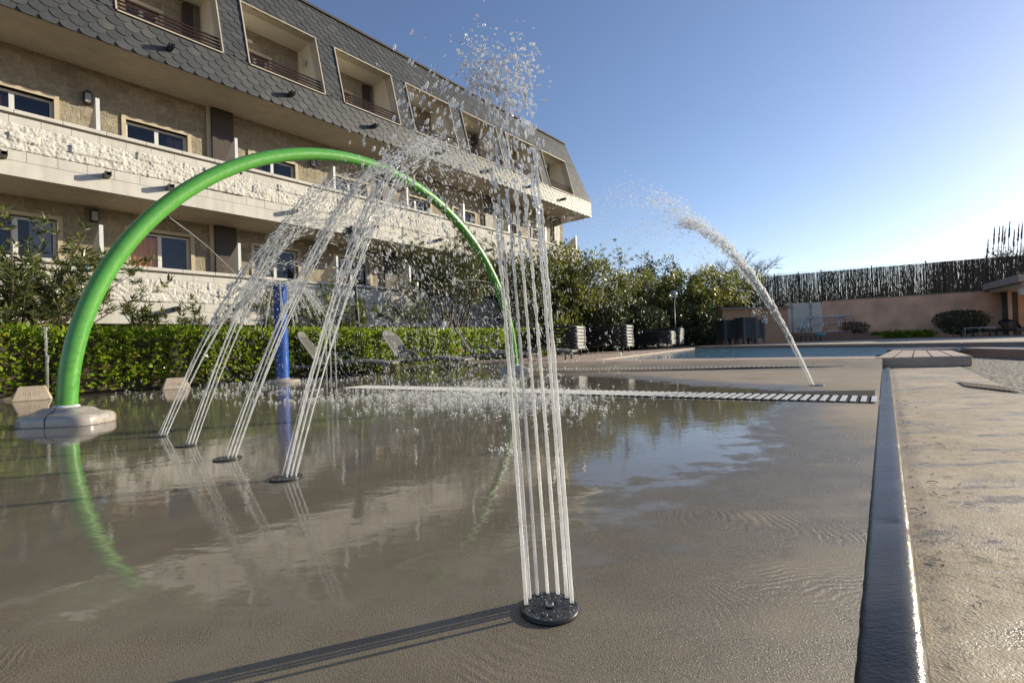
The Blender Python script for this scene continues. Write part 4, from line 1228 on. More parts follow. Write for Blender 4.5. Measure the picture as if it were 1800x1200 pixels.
# --- threads of water from the arch's nozzles
def thread(tt, tgt, lb):
    p0 = archp(tt, 0.08); q_ = np.array(tgt); n = 30
    path = [p0 + (q_ - p0) * i / n - np.array([0, 0, 0.10 * math.sin(PI * i / n) * -0.3]) for i in range(n + 1)]
    o = MB().tube(path, [0.0028 * (1 - 0.5 * i / n) for i in range(n + 1)], 6).build('water_thread', 'water_jet', smooth=True)
    a = o.data.attributes.new('foam', 'FLOAT', 'POINT'); a.data.foreach_set('value', np.full(len(o.data.vertices), 0.8, np.float32))
    tag(o, lb, 'water thread', 'threads of water from the arch nozzles')


thread(0.68, far(415, 482, 4.7), 'thin straight thread of water from the rising side of the green arch')
thread(2.55, far(795, 495, 5.5), 'thin thread of water from the falling side of the green arch')

# --- splashes where the water lands
PP = []; DD = []; RR_ = []; LL = []
def splash(cx, cy, sx, sy, n, hmax, rmax, rot=0.0):
    for _ in range(n):
        a, b = R.gauss(0, sx), R.gauss(0, sy); x = cx + a * math.cos(rot) - b * math.sin(rot); y = cy + a * math.sin(rot) + b * math.cos(rot)
        h_ = hmax * (0.25 + 0.75 * R.random()); m_ = R.randint(6, 15); wd_ = h_ * 0.8
        for _ in range(m_):
            an = R.random() * 2 * PI; q_ = R.random(); rr = wd_ * (0.15 + 0.85 * q_) * 0.6
            z = h_ * (1 - (q_ - 0.45) ** 2 * 2.4) * R.random() ** 0.6
            PP.append((x + rr * math.cos(an), y + rr * math.sin(an), max(0.004, z))); DD.append((math.cos(an) * 0.6, math.sin(an) * 0.6, 0.9 - q_))
            r_ = rmax * (0.25 + 0.75 * R.random() ** 2); RR_.append(r_); LL.append(r_ * (1 + 2.2 * R.random()))
c4 = [np.array(gp(px, py)) for (px, py), _ in lean]
for k, p in enumerate(c4):
    q_ = p + np.array([LV[k][0], LV[k][1], 0]) * 2 * math.sqrt(2 * LV[k][2] / G)
    splash(q_[0], q_[1], 0.22, 0.34, 230, 0.038, 0.0036)
splash(colm[0], colm[1], 0.9, 0.75, 300, 0.05, 0.0052)
splash(*gp(750, 692)[:2], 0.6, 0.4, 420, 0.042, 0.0040)
splash(*gp(885, 797)[:2], 0.045, 0.03, 16, 0.05, 0.0030)
splash(*gp(820, 712)[:2], 0.45, 0.30, 380, 0.045, 0.0038)
splash(*gp(640, 700)[:2], 0.55, 0.15, 200, 0.035, 0.0038)
splash(*gp(480, 690)[:2], 0.9, 0.2, 130, 0.04, 0.0048)
splash(*gp(720, 757)[:2], 0.05, 0.03, 4, 0.03, 0.003)
splash(*gp(875, 672)[:2], 0.4, 0.4, 120, 0.05, 0.0050)
drops('splash', np.array(PP), np.array(DD), np.array(RR_), np.array(LL), None, foam=1.0, label='white splashes of falling water on the wet pad', cat='splash', kind='stuff')

# fine mist drops hanging round the landing zone and drifting left of the tall jet
n = 3800
P = np.stack([N.normal(-0.75, 0.75, n), N.normal(4.3, 1.1, n), np.abs(N.normal(0.1, 0.5, n))], -1); D = np.tile([0.15, 0.2, -1.0], (n, 1)) + N.normal(0, 0.12, (n, 3))
P[:, 1] = np.maximum(P[:, 1], 3.1 + 0.5 * N.random(n)); r_ = 0.0009 + 0.0016 * N.random(n) ** 2
drops('falling_drops', P, D, r_, r_ * (2 + 5 * N.random(n)), None, foam=0.85, label='fine rain of drops falling around the leaning jets', cat='falling drops', kind='stuff')


# ------------------------------------------------------------------ plants
def leaf_mesh(name, C_, A_, ln, wd, mat, parent, fold=0.25, seed=1):
    """a diamond leaf per row: base C_, axis A_"""
    rg = np.random.default_rng(seed); n = len(C_); A_ = A_ / (np.linalg.norm(A_, axis=1)[:, None] + 1e-9)
    S = np.cross(A_, rg.standard_normal((n, 3))); S /= np.linalg.norm(S, axis=1)[:, None] + 1e-9
    U_ = np.cross(S, A_); ln = np.asarray(ln)[:, None]; wd = np.asarray(wd)[:, None]
    b = C_; tip = C_ + A_ * ln - U_ * ln * 0.12; mid = C_ + A_ * ln * 0.45
    l_ = mid + S * wd / 2 + U_ * wd * fold; r = mid - S * wd / 2 + U_ * wd * fold
    V = np.stack([b, r, tip, l_], 1).reshape(-1, 3); F = np.arange(n * 4).reshape(-1, 4)
    return np_mesh(name, V, F, mat, parent)


def oleander(name, base, height, spread, nst, leaf, label, group, seed, crown_lo=0.35, whorls=26, ll=0.10, lw=0.021, cat='shrub', lean_=(0, 0), mat='leaf_oleander', trunk_r=0.02, flat=0.75):
    rr = random.Random(seed); rg = np.random.default_rng(seed)
    root = empty(name, tuple(base), 0, label, cat, group); bm_ = MB(); CC = []; AA = []
    for i in range(nst):
        an = 2 * PI * (i + rr.random() * 0.8) / nst; rad = spread * math.sqrt(0.05 + 0.95 * rr.random())
        hz = height * (crown_lo + 0.25 + (0.75 - crown_lo) * rr.random()) * (1 - 0.22 * (rad / spread) ** 2)
        tip = np.array([math.cos(an) * rad + lean_[0], math.sin(an) * rad * flat + lean_[1], hz])
        p0 = np.array([rr.gauss(0, 0.05), rr.gauss(0, 0.05), 0]); cpt = np.array([tip[0] * 0.32, tip[1] * 0.32, hz * 0.55])
        path = [(1 - t_) ** 2 * p0 + 2 * t_ * (1 - t_) * cpt + t_ * t_ * tip for t_ in np.linspace(0, 1, 9)]
        path = [p_ + np.array([rr.gauss(0, 0.012), rr.gauss(0, 0.012), 0]) * (1 if 0 < k_ < 8 else 0) * height for k_, p_ in enumerate(path)]
        bm_.tube(path, [trunk_r * (1 - 0.78 * t_) for t_ in np.linspace(0, 1, 9)], 5)
        for w_ in range(whorls // 3):
            t_ = crown_lo + (1 - crown_lo) * rr.random() ** 0.7; k_ = min(7, int(t_ * 8)); f_ = t_ * 8 - k_
            s_ = path[k_] * (1 - f_) + path[k_ + 1] * f_
            L_ = height * (0.10 + 0.13 * rr.random()); d_ = np.array([rr.gauss(0, 1), rr.gauss(0, 1), 0.75 + 0.7 * rr.random()]); d_ /= np.linalg.norm(d_)
            e_ = s_ + d_ * L_; bm_.tube([s_, (s_ + e_) / 2 + np.array([0, 0, -0.01]), e_], [trunk_r * 0.28, trunk_r * 0.2, trunk_r * 0.12], 4, False)
            for q_ in np.linspace(0.25, 1, 3):
                c_ = s_ + d_ * L_ * q_; m_ = int(leaf * (0.7 + 0.6 * rr.random()))
                a_ = rg.standard_normal((m_, 3)); a_ -= (a_ @ d_)[:, None] * d_ * 0.7; a_ /= np.linalg.norm(a_, axis=1)[:, None]
                a_ = a_ + d_ * (0.35 + 0.7 * q_); CC.append(np.repeat(c_[None], m_, 0) + rg.standard_normal((m_, 3)) * 0.012); AA.append(a_)
    CC = np.concatenate(CC); AA = np.concatenate(AA); n = len(CC)
    leaf_mesh('foliage', CC, AA, ll * (0.7 + 0.6 * rg.random(n)), lw * (0.8 + 0.4 * rg.random(n)), mat, root, seed=seed)
    bm_.build('branches', 'bark', root, True)
    return root


# clipped hedge
hb = empty('hedge', (0, 0, 0), BA, 'long clipped green hedge below the lower balcony', 'hedge')
HU0, HU1, HV0, HV1, HT = -7.5, 12.6, 8.28, 9.0, 0.84
n = 34000
uu = HU0 + (HU1 - HU0) * N.random(n); face = N.random(n)
lump = 0.06 * np.sin(uu * 3.1) + 0.05 * np.sin(uu * 7.7 + 1) + 0.045 * np.sin(uu * 17 + 2 * np.sin(uu * 3)) + 0.03 * np.sin(uu * 41)
top = face < 0.30
vv = np.where(top, HV0 + (HV1 - HV0) * N.random(n), HV0 + np.abs(N.normal(0, 0.07, n)) - 0.02 + lump * 0.7)
zz = np.where(top, HT - np.abs(N.normal(0, 0.05, n)) + lump * 0.45, 0.02 + (HT - 0.02) * N.random(n) ** 0.9)
nn = np.where(top[:, None], np.array([[0, -0.3, 1.0]]), np.array([[0, -1.0, 0.35]])) + N.standard_normal((n, 3)) * 0.75
thin = 0.35 + 0.65 * sstep(0, 0.25, zz); ok = N.random(n) < thin * (0.62 + 0.38 * (np.sin(uu * 9.3 + 3 * zz) * np.sin(uu * 4.1 - 7 * zz + 1) > -0.25))
leaf_mesh('foliage', np.stack([uu, vv, zz], -1)[ok], nn[ok], 0.055 + 0.045 * N.random(ok.sum()), 0.028 + 0.018 * N.random(ok.sum()), 'leaf_hedge', hb, 0.2, 5)
# sprigs standing proud of the cut
n = 2600; uu = HU0 + (HU1 - HU0) * N.random(n); CC = np.stack([uu, HV0 + 0.55 * N.random(n), HT + 0.05 * N.random(n)], -1)
leaf_mesh('sprigs', CC, np.stack([N.normal(0, .5, n), N.normal(0, .5, n), np.full(n, 1.0)], -1), 0.05 + 0.03 * N.random(n), np.full(n, 0.02), 'leaf_hedge', hb, 0.2, 6)
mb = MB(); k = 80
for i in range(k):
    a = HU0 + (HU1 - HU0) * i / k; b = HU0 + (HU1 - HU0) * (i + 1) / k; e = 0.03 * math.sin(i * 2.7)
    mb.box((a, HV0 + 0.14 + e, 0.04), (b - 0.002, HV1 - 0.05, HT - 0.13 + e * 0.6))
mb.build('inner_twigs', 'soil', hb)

gO = 'oleander shrubs behind the hedge'
oleander('oleander_shrub', W(-0.7, 9.6, 0), 2.5, 1.5, 18, 11, 'oleander cut off by the left edge of the view', gO, 10, 0.34, 26, 0.13, 0.024)
oleander('oleander_shrub', W(0.75, 9.7, 0), 2.35, 1.6, 24, 13, 'sprawling oleander at the left edge in front of the lowest balcony', gO, 11, 0.38, 26, 0.13, 0.024, lean_=(0.35, 0.1))
oleander('oleander_shrub', W(2.55, 9.8, 0), 1.4, 0.95, 11, 11, 'low oleander just right of the green arch leg', gO, 12, 0.35, 22, 0.12, 0.023)
oleander('oleander_shrub', W(4.35, 9.8, 0), 1.7, 1.0, 11, 11, 'leafy oleander behind the leftmost leaning jets', gO, 13, 0.4, 22, 0.12, 0.023)
oleander('oleander_shrub', W(5.7, 9.8, 0), 2.0, 1.1, 12, 11, 'bushy oleander behind the blue column', gO, 14, 0.4, 24, 0.12, 0.023)
oleander('oleander_shrub', W(9.35, 9.75, 0), 3.6, 1.7, 22, 13, 'round headed oleander tree with bare lower stems inside the arch', gO, 15, 0.50, 34, 0.12, 0.022, trunk_r=0.03)
oleander('oleander_shrub', W(12.4, 9.8, 0), 3.8, 1.5, 18, 13, 'tall oleander behind the far leg of the green arch', gO, 16, 0.42, 34, 0.12, 0.022, trunk_r=0.03)
oleander('oleander_shrub', W(14.8, 9.7, 0), 4.1, 1.6, 18, 13, 'tall oleander behind the upright front jet', gO, 17, 0.35, 34, 0.12, 0.022, trunk_r=0.03)
oleander('oleander_shrub', W(17.2, 9.6, 0), 4.3, 1.7, 20, 13, 'tallest oleander at the end of the building', gO, 18, 0.3, 36, 0.13, 0.024, trunk_r=0.03)

# fan palm
pb = W(7.75, 9.7, 0); palm = empty('fan_palm', tuple(pb), 0, 'small fan palm beside the bell lamp post', 'palm')
mb = MB(); mb.tube([(0, 0, 0), (0.03, 0, 0.5), (0.02, 0.02, 0.95)], [0.10, 0.09, 0.08], 9); mb.build('trunk', 'bark', palm, True)
CC = []; AA = []; LN = []; st = MB()
rr = random.Random(4)
for i in range(17):
    an = 2 * PI * i / 17 + rr.random() * 0.3; el = rr.uniform(-0.15, 1.2); d_ = np.array([math.cos(an) * math.cos(el), math.sin(an) * math.cos(el), math.sin(el)])
    s_ = np.array([0.02, 0.02, 0.93]); e_ = s_ + d_ * rr.uniform(0.42, 0.62); st.tube([s_, (s_ + e_) / 2 + np.array([0, 0, 0.03]), e_], [0.012, 0.009, 0.006], 5)
    sd_ = np.cross(d_, (0, 0, 1)); sd_ /= np.linalg.norm(sd_); u_ = np.cross(sd_, d_)
    for k in range(22):
        a_ = (k - 10.5) / 10.5 * 2.0; CC.append(e_); AA.append(d_ * math.cos(a_) + sd_ * math.sin(a_) + u_ * 0.12 * math.cos(a_ * 2)); LN.append(0.50 * (0.75 + 0.25 * math.cos(a_)))
leaf_mesh('fronds', np.array(CC), np.array(AA), LN, np.full(len(LN), 0.022), 'leaf_palm', palm, 0.3, 3); st.build('leaf_stalks', 'bark', palm, True)


def tree(name, base, trunk_h, height, rx, ry, nl, label, group, seed, mat='leaf_tall', ll=0.13, lw=0.045, dens=1.0, low=0.15):
    rr = random.Random(seed); rg = np.random.default_rng(seed); root = empty(name, tuple(base), 0, label, 'tree', group)
    bm_ = MB(); CC = []; AA = []
    bm_.tube([(0, 0, 0), (rr.gauss(0, 0.05), rr.gauss(0, 0.05), trunk_h), (rr.gauss(0, 0.1), rr.gauss(0, 0.1), height * 0.7)], [0.09, 0.065, 0.03], 7)
    ncl = 46
    for i in range(ncl):
        an = rr.random() * 2 * PI; q_ = rr.random() ** 0.55; zf = rr.random(); prof_ = math.sin(PI * min(1, 0.18 + 0.82 * (1 - zf) ** 0.8)) ** 0.6 if zf > 0.5 else (0.65 + 0.35 * zf / 0.5)
        cc_ = np.array([math.cos(an) * rx * q_ * prof_, math.sin(an) * ry * q_ * prof_, height * (low + (0.95 - low) * zf) + rr.gauss(0, 0.1)])
        st_ = np.array([0, 0, max(0.1, cc_[2] * 0.55)])
        bm_.tube([st_, (st_ + cc_) / 2 + np.array([0, 0, -0.05]), cc_], [0.028, 0.018, 0.006], 4, False)
        cr = (0.24 + 0.24 * rr.random()) * (rx / 1.5) ** 0.5; m_ = int(nl / ncl * (0.6 + 0.8 * rr.random()) * dens)
        o_ = rg.standard_normal((m_, 3)); o_ /= np.linalg.norm(o_, axis=1)[:, None]; rd_ = cr * rg.random(m_) ** 0.45
        CC.append(cc_ + o_ * rd_[:, None] * np.array([1, 1, 1.15])); AA.append(o_ + np.array([0, 0, 0.7]) + rg.standard_normal((m_, 3)) * 0.6)
    CC = np.concatenate(CC); AA = np.concatenate(AA); n = len(CC)
    leaf_mesh('crown', CC, AA, ll * (0.7 + 0.6 * rg.random(n)), lw * (0.8 + 0.5 * rg.random(n)), mat, root, 0.2, seed)
    bm_.build('trunk', 'bark', root, True); return root


def zat(px, py, y): return far(px, py, y)[2]


gT = 'evergreens screening the far end of the pool'
specs = [  # px centre, depth, top py, half-width px, label, mat
    (972, 17.0, 452, 52, 'olive evergreen right behind the upright front jet', 'leaf_tall'),
    (1026, 18.0, 444, 46, 'tall pointed evergreen right of the front jet', 'leaf_tall'),
    (1074, 20.5, 490, 44, 'low rounded evergreen above the first lounger stack', 'leaf_tall'),
    (1112, 22.5, 482, 36, 'slim evergreen above the middle lounger stacks', 'leaf_tall'),
    (1148, 27.0, 453, 40, 'dark rounded treetop rising above the other evergreens', 'leaf_dark'),
    (1158, 23.0, 492, 46, 'broad pale green evergreen left of the globe lamp', 'leaf_tall'),
    (1198, 24.5, 478, 38, 'evergreen directly behind the globe lamp', 'leaf_tall'),
    (1230, 23.5, 474, 40, 'evergreen with a notched top right of the globe lamp', 'leaf_tall'),
    (1262, 24.5, 476, 40, 'evergreen leaning over the brown pump hut', 'leaf_tall'),
    (1300, 26.5, 482, 38, 'small evergreen hanging over the hut roof', 'leaf_tall'),
    (1118, 20.5, 540, 52, 'dark shrubbery right behind the middle lounger stacks', 'leaf_dark'),
    (1205, 22.6, 540, 52, 'dark shrubbery between lounger stacks and hut', 'leaf_dark'),
    (1048, 18.2, 540, 50, 'dark shrubbery behind the first lounger stack', 'leaf_dark')]
for i, (px, y, tp, hw, lb, mt) in enumerate(specs):
    b = far(px, 600, y); rx = hw / FPX * y * 1.15; hh = zat(px, tp, y)
    tree('evergreen_tree', (b[0], b[1], 0.05), hh * 0.2, hh, rx, rx * 0.8, 5200, lb, gT, 60 + i, mt, 0.13 if y < 17 else 0.16, 0.045 if y < 17 else 0.055, 1.0, 0.12)

# bare tree behind the hut
b = far(1290, 560, 31); bt = empty('bare_tree', (b[0], b[1], 0), 0, 'leafless winter tree rising behind the hut', 'tree')
mb = MB(); rr = random.Random(21); th = zat(1290, 436, 31)
def twig(p, d, ln, r, lv):
    e = p + d * ln; mid = (p + e) / 2 + np.array([rr.gauss(0, 0.03), rr.gauss(0, 0.03), 0.02]) * ln; mb.tube([p, mid, e], [r, r * 0.8, r * 0.62], 4, False)
    if lv == 0: return
    for k in range(4 if lv > 1 else 5):
        nd = d + np.array([rr.gauss(0, 0.55), rr.gauss(0, 0.55), rr.gauss(0.12, 0.3)]); nd /= np.linalg.norm(nd)
        twig(p + (e - p) * rr.uniform(0.45, 1.0), nd, ln * rr.uniform(0.5, 0.72), r * 0.55, lv - 1)
for k in range(5):
    d_ = np.array([rr.gauss(0, 0.32), rr.gauss(0, 0.32), 1.0]); d_ /= np.linalg.norm(d_); twig(np.array([rr.gauss(0, 0.1), rr.gauss(0, 0.1), 0]), d_, th * 0.50, 0.07, 4)
mb.build('trunk', 'twig', bt)


# ------------------------------------------------------------------ sun loungers
def lounger_proto(back, label, cat='sun lounger', group=None, mat='lounger', stacked=False):
    """resin lounger, head at -x, foot end at +x, 1.9 long"""
    root = empty('sun_lounger', (0, 0, 0), 0, label, cat, group); Wd = 0.62
    def prof_(x): return 0.235 + 0.035 * math.sin((x + 0.1) * 3.6)
    hx = -0.30                                                          # hinge
    mb = MB()
    for sy in (-1, 1):
        y = sy * Wd / 2
        mb.tube([(x, y, prof_(x)) for x in np.linspace(-0.95, 0.93, 14)], 0.028, 7)
    mb.tube([(0.93, -Wd / 2, prof_(0.93)), (0.965, -Wd / 2 + 0.05, prof_(.93)), (0.965, Wd / 2 - 0.05, prof_(.93)), (0.93, Wd / 2, prof_(0.93))], 0.03, 7)
    mb.build('frame', mat, root, True)
    mb = MB(); k = 13
    for i in range(k):                                                  # cross slats of the seat
        x = hx + 0.03 + (0.92 - hx) * i / k; z = prof_(x) + 0.02
        mb.add([(x, -Wd / 2 + 0.01, z), (x + 0.062, -Wd / 2 + 0.01, prof_(x + 0.06) + 0.02), (x + 0.062, Wd / 2 - 0.01, prof_(x + 0.06) + 0.02), (x, Wd / 2 - 0.01, z),
                (x, -Wd / 2 + 0.01, z - 0.014), (x + 0.062, -Wd / 2 + 0.01, prof_(x + 0.06) + 0.006), (x + 0.062, Wd / 2 - 0.01, prof_(x + 0.06) + 0.006), (x, Wd / 2 - 0.01, z - 0.014)],
               [(0, 1, 2, 3), (7, 6, 5, 4), (0, 4, 5, 1), (1, 5, 6, 2), (2, 6, 7, 3), (3, 7, 4, 0)])
    mb.build('seat', mat, root)
    ca, sa = math.cos(back), math.sin(back); z0 = prof_(hx) + 0.02; Lb = 0.66
    def bp(s_, y, o_=0): return (hx - ca * s_ - sa * o_ * 0, y, z0 + sa * s_ + o_)
    mb = MB(); ns = 9
    for i in range(ns):                                                 # long slats, fanning to a rounded head
        f_ = (i - (ns - 1) / 2) / ((ns - 1) / 2)
        y0 = f_ * (Wd / 2 - 0.07); y1 = f_ * (Wd / 2 - 0.04)
        mb.obox(bp(0.06, y0), bp(Lb - 0.05 - 0.05 * f_ * f_, y1), 0.040, 0.014, (sa, 0, ca))
    rim = [bp(0.0, -Wd / 2 + 0.02), bp(0.4, -Wd / 2 + 0.005), bp(Lb - 0.14, -Wd / 2 - 0.005), bp(Lb - 0.05, -Wd / 2 + 0.06), bp(Lb, -0.12), bp(Lb + 0.012, 0), bp(Lb, 0.12), bp(Lb - 0.05, Wd / 2 - 0.06), bp(Lb - 0.14, Wd / 2 + 0.005), bp(0.4, Wd / 2 - 0.005), bp(0.0, Wd / 2 - 0.02)]
    for a, b in zip(rim[:-1], rim[1:]): mb.obox(a, b, 0.055, 0.022, (sa, 0, ca))
    mb.obox(rim[-1], rim[0], 0.06, 0.02, (sa, 0, ca)); mb.obox(bp(Lb - 0.05, -0.2), bp(Lb - 0.05, 0.2), 0.07, 0.018, (sa, 0, ca))
    mb.build('backrest', mat, root)
    for x in (-0.82, 0.80):
        for sy in (-1, 1):
            y = sy * (Wd / 2)
            MB().tube([(x, y, prof_(x)), (x + (0.05 if x > 0 else -0.05), y + sy * 0.01, 0.12), (x + (0.02 if x > 0 else -0.02), y + sy * 0.015, 0.0)], [0.03, 0.026, 0.022], 7).build('leg', mat, root, True)
    if back > 0.3:
        for sy in (-1, 1):                                              # arm rest loops
            y = sy * (Wd / 2 + 0.03)
            MB().tube([(hx - 0.02, y, z0), (hx + 0.02, y, z0 + 0.15), (hx + 0.14, y, z0 + 0.19), (hx + 0.32, y, z0 + 0.16), (hx + 0.45, y, z0 - 0.01)], 0.02, 7).build('arm', mat, root, True)
    return root


def face(rx_, ry_): return math.atan2(ry_, rx_)


NV = np.array([SB, -CB])       # out of the facade
lo1 = lounger_proto(math.radians(57), 'grey sun lounger with raised slatted back behind the leaning jets', group='open sun loungers along the hedge')
spots = [((600, 660), None, -0.1, 'grey sun lounger with raised slatted back behind the leaning jets', 0),
         ((740, 652), None, -0.35, 'grey sun lounger with raised slatted back before the hedge, right of the lamp post', 0),
         ((860, 645), None, -0.1, 'dim sun lounger with raised back behind the far arch leg', 0)]
for i, ((px, py), _, dr, lb, _) in enumerate(spots):
    o = lo1 if i == 0 else copy_tree(lo1)
    p = gp(px, py, 0.02); o.location = (p[0], p[1], 0.0 if i < 2 else 0.03); o.rotation_euler = (0, 0, BA - 0.75 + dr); o['label'] = lb
lo2 = lounger_proto(0.12, 'flat grey sun lounger beside the far arch leg', group='open sun loungers along the hedge')
p = gp(935, 636, 0.06); o = lo2; o.location = (p[0], p[1], 0.06); o.rotation_euler = (0, 0, BA - 1.2)

# stacks: one lounger after another
st = lounger_proto(0.06, 'x', group='stacked sun loungers beside the pool', mat='lounger_dark')  # bodies painted dark for the shade on them
MB().box((0.962, -0.26, 0.190), (0.992, 0.26, 0.262)).build('foot_panel', 'lounger_white', st, bevel=0.02)  # pale end pieces stand for sunlight falling on the stack ends
for sy in (-1, 1): MB().tube([(0.90, sy * 0.29, 0.270), (0.985, sy * 0.30, 0.258), (1.0, sy * 0.30, 0.22), (0.985, sy * 0.30, 0.175), (0.95, sy * 0.30, 0.155)], 0.022, 7).build('end_loop', 'lounger_white', st, True)
first = True
stacks = [((1020, 626), 13.2, 7, 0.090, 0.05, 'first stack right of the front jet'), ((1106, 618.5), 15.6, 7, 0.100, 0.0, 'widest stack, second from the front jet'),
          ((1182, 611.5), 18.2, 6, 0.082, 0.0, 'front one of the two right hand stacks'), ((1197, 609.5), 19.4, 7, 0.088, 0.0, 'back one of the two right hand stacks')]
ordn = ['bottom', 'second from bottom', 'third from bottom', 'fourth from bottom', 'fifth from bottom', 'sixth from bottom', 'seventh from bottom', 'eighth']
for (px, py), zz_, n_, pit, dr, lb in stacks:
    p = far(px, py, zz_); zz_ = 0.1; an = math.atan2(NV[1], NV[0]) + dr + 0.15
    for k in range(n_):
        o = st if first else copy_tree(st); first = False
        o.location = (p[0] - math.cos(an) * 0.95 + R.gauss(0, 0.008), p[1] - math.sin(an) * 0.95 + R.gauss(0, 0.008), zz_ + k * pit); o.rotation_euler = (0, 0, an + R.gauss(0, 0.008))
        o['label'] = 'stacked lounger, ' + (ordn[k] if k < n_ - 1 else 'topmost') + ' of the ' + lb

# dark stacks by the hut
tb = empty('resin_table', (0, 0, 0), 0, 'x', 'table', 'dark resin tables stacked beside the hut')
mb = MB(); mb.box((-0.36, -0.36, 0.662), (0.36, 0.36, 0.682)); mb.box((-0.315, -0.315, 0.625), (0.315, 0.315, 0.661)); mb.build('tabletop', 'table_grey', tb, bevel=0.01)
for sx_ in (-1, 1):
    for sy in (-1, 1):
        mb = MB(); x, y = sx_ * 0.33, sy * 0.33
        a = [(x, y), (x - sx_ * 0.13, y), (x - sx_ * 0.13, y - sy * 0.03), (x - sx_ * 0.03, y - sy * 0.03), (x - sx_ * 0.03, y - sy * 0.13), (x, y - sy * 0.13)]
        b = [(x, y), (x - sx_ * 0.04, y), (x - sx_ * 0.04, y - sy * 0.02), (x - sx_ * 0.02, y - sy * 0.02), (x - sx_ * 0.02, y - sy * 0.04), (x, y - sy * 0.04)]
        m_ = len(a); mb.add([(*q_, 0.625) for q_ in a] + [(*q_, 0.36) for q_ in b], [tuple(range(m_)), tuple(range(2 * m_ - 1, m_ - 1, -1))] + [(i, m_ + i, m_ + (i + 1) % m_, (i + 1) % m_) for i in range(m_)])
        mb.build('leg', 'table_grey', tb)
first = True
for (px, py, y, n_, rot, lb) in ((1279, 605, 21.2, 13, 0.15, 'left'), (1312, 604, 20.6, 14, 0.15, 'middle'), (1325, 604, 21.9, 13, 0.2, 'back right')):
    p = far(px, py, y)
    for k in range(n_):
        o = tb if first else copy_tree(tb); first = False
        o.location = (p[0], p[1], -0.23 + k * 0.064); o.rotation_euler = (0, 0, rot + R.gauss(0, 0.01))
        o['label'] = 'dark resin table, layer %s from the ground, %s stack by the hut' % (['one', 'two', 'three', 'four', 'five', 'six', 'seven', 'eight', 'nine', 'ten', 'eleven', 'twelve', 'thirteen', 'fourteen'][k], lb)

# ------------------------------------------------------------------ lamps
lp = gp(634, 654)
lamp = empty('lamp_post', (lp[0], lp[1], 0), 0, 'black garden lamp post with bell shaped hood before the hedge', 'lamp post')
MB().tube([(0, 0, 0), (-0.03, 0, 1.2), (-0.09, 0, 2.62)], [0.05, 0.04, 0.032], 12).build('post', 'dark_metal', lamp, True)
o = MB().lathe([(0.19, 2.86), (0.20, 2.87), (0.19, 2.93), (0.14, 3.0), (0.06, 3.04), (0.01, 3.05)], (-0.09, 0), 24).build('hood', 'dark_metal', lamp, True)
MB().lathe([(0.05, 2.66), (0.12, 2.72), (0.15, 2.80), (0.155, 2.858)], (-0.09, 0), 20).build('lamp_glass', 'lamp_glass', lamp, True)
MB().lathe([(0.04, 2.56), (0.075, 2.58), (0.08, 2.63), (0.055, 2.66)], (-0.09, 0), 16).build('collar', 'dark_metal', lamp, True)
lp = far(1187, 600, 20.8)
lamp = empty('lamp_post', (lp[0], lp[1], 0.05), 0, 'dark lamp post with a clear globe among the evergreens', 'lamp post')
MB().tube([(0, 0, 0), (0, 0, 2.14)], [0.05, 0.04], 10).build('post', 'dark_metal', lamp, True)
MB().lathe([(0.03, 2.13), (0.09, 2.15), (0.09, 2.18), (0.06, 2.20)], (0, 0), 14).build('collar', 'dark_metal', lamp, True)
MB().lathe([(0.16 * math.sin(PI * (0.08 + 0.92 * i / 12)) + 0.001, 2.345 - 0.16 * math.cos(PI * (0.08 + 0.92 * i / 12))) for i in range(13)], (0, 0), 20).build('globe', 'lamp_glass', lamp, True)

# tan trapezoid blocks at the edge of the pad
def stone(px, py, wd, h, rz, lb):
    p = gp(px, py); r_ = empty('stone_block', (p[0], p[1], 0), rz, lb, 'stone block', 'tan stone blocks at the edge of the pad')
    mb = MB(); a, b = wd / 2, wd * 0.33
    mb.add([(-a, -a * .6, 0), (a, -a * .6, 0), (a, a * .6, 0), (-a, a * .6, 0), (-b, -b * .6, h), (b, -b * .6, h), (b, b * .6, h), (-b, b * .6, h)], [(0, 3, 2, 1), (4, 5, 6, 7), (0, 1, 5, 4), (1, 2, 6, 5), (2, 3, 7, 6), (3, 0, 4, 7)])
    mb.build('block', 'stone_tan', r_, bevel=0.008)
    mb = MB(); z0, z1 = h * 0.36, h * 0.6
    def fpt(x, z): return (x, -(a * .6 + (b - a) * .6 * z / h) - 0.0005, z)
    rr = random.Random(int(px)); x = -a * 0.52
    while x < a * 0.5:
        mb.obox(fpt(x, z0), fpt(x + rr.uniform(-0.004, 0.008), z1), 0.004, 0.0022); 
        if rr.random() < 0.6: zq = rr.uniform(z0, z1); mb.obox(fpt(x, zq), fpt(x + 0.014, zq), 0.004, 0.0022)
        x += 0.022
    mb.build('relief', 'stone_tan', r_)
stone(-6, 704, 0.34, 0.185, 0.72, 'tan stone block cut by the left edge of the view')
stone(57, 703, 0.345, 0.165, 0.72, 'tan stone block left of the green arch foot')
stone(309, 683, 0.34, 0.155, 0.72, 'tan stone block behind the leftmost leaning jet')

# ------------------------------------------------------------------ far side: hut, wall, fence, platform, porch
def quad_wall(name, a, b, z0, z1, th, mat, parent=None):
    a = np.array(a[:2], float); b = np.array(b[:2], float); d = (b - a) / np.linalg.norm(b - a); n = np.array([-d[1], d[0]])
    return MB().prism([tuple(a), tuple(b), tuple(b + n * th), tuple(a + n * th)], 'z', z0, z1).build(name, mat, parent)


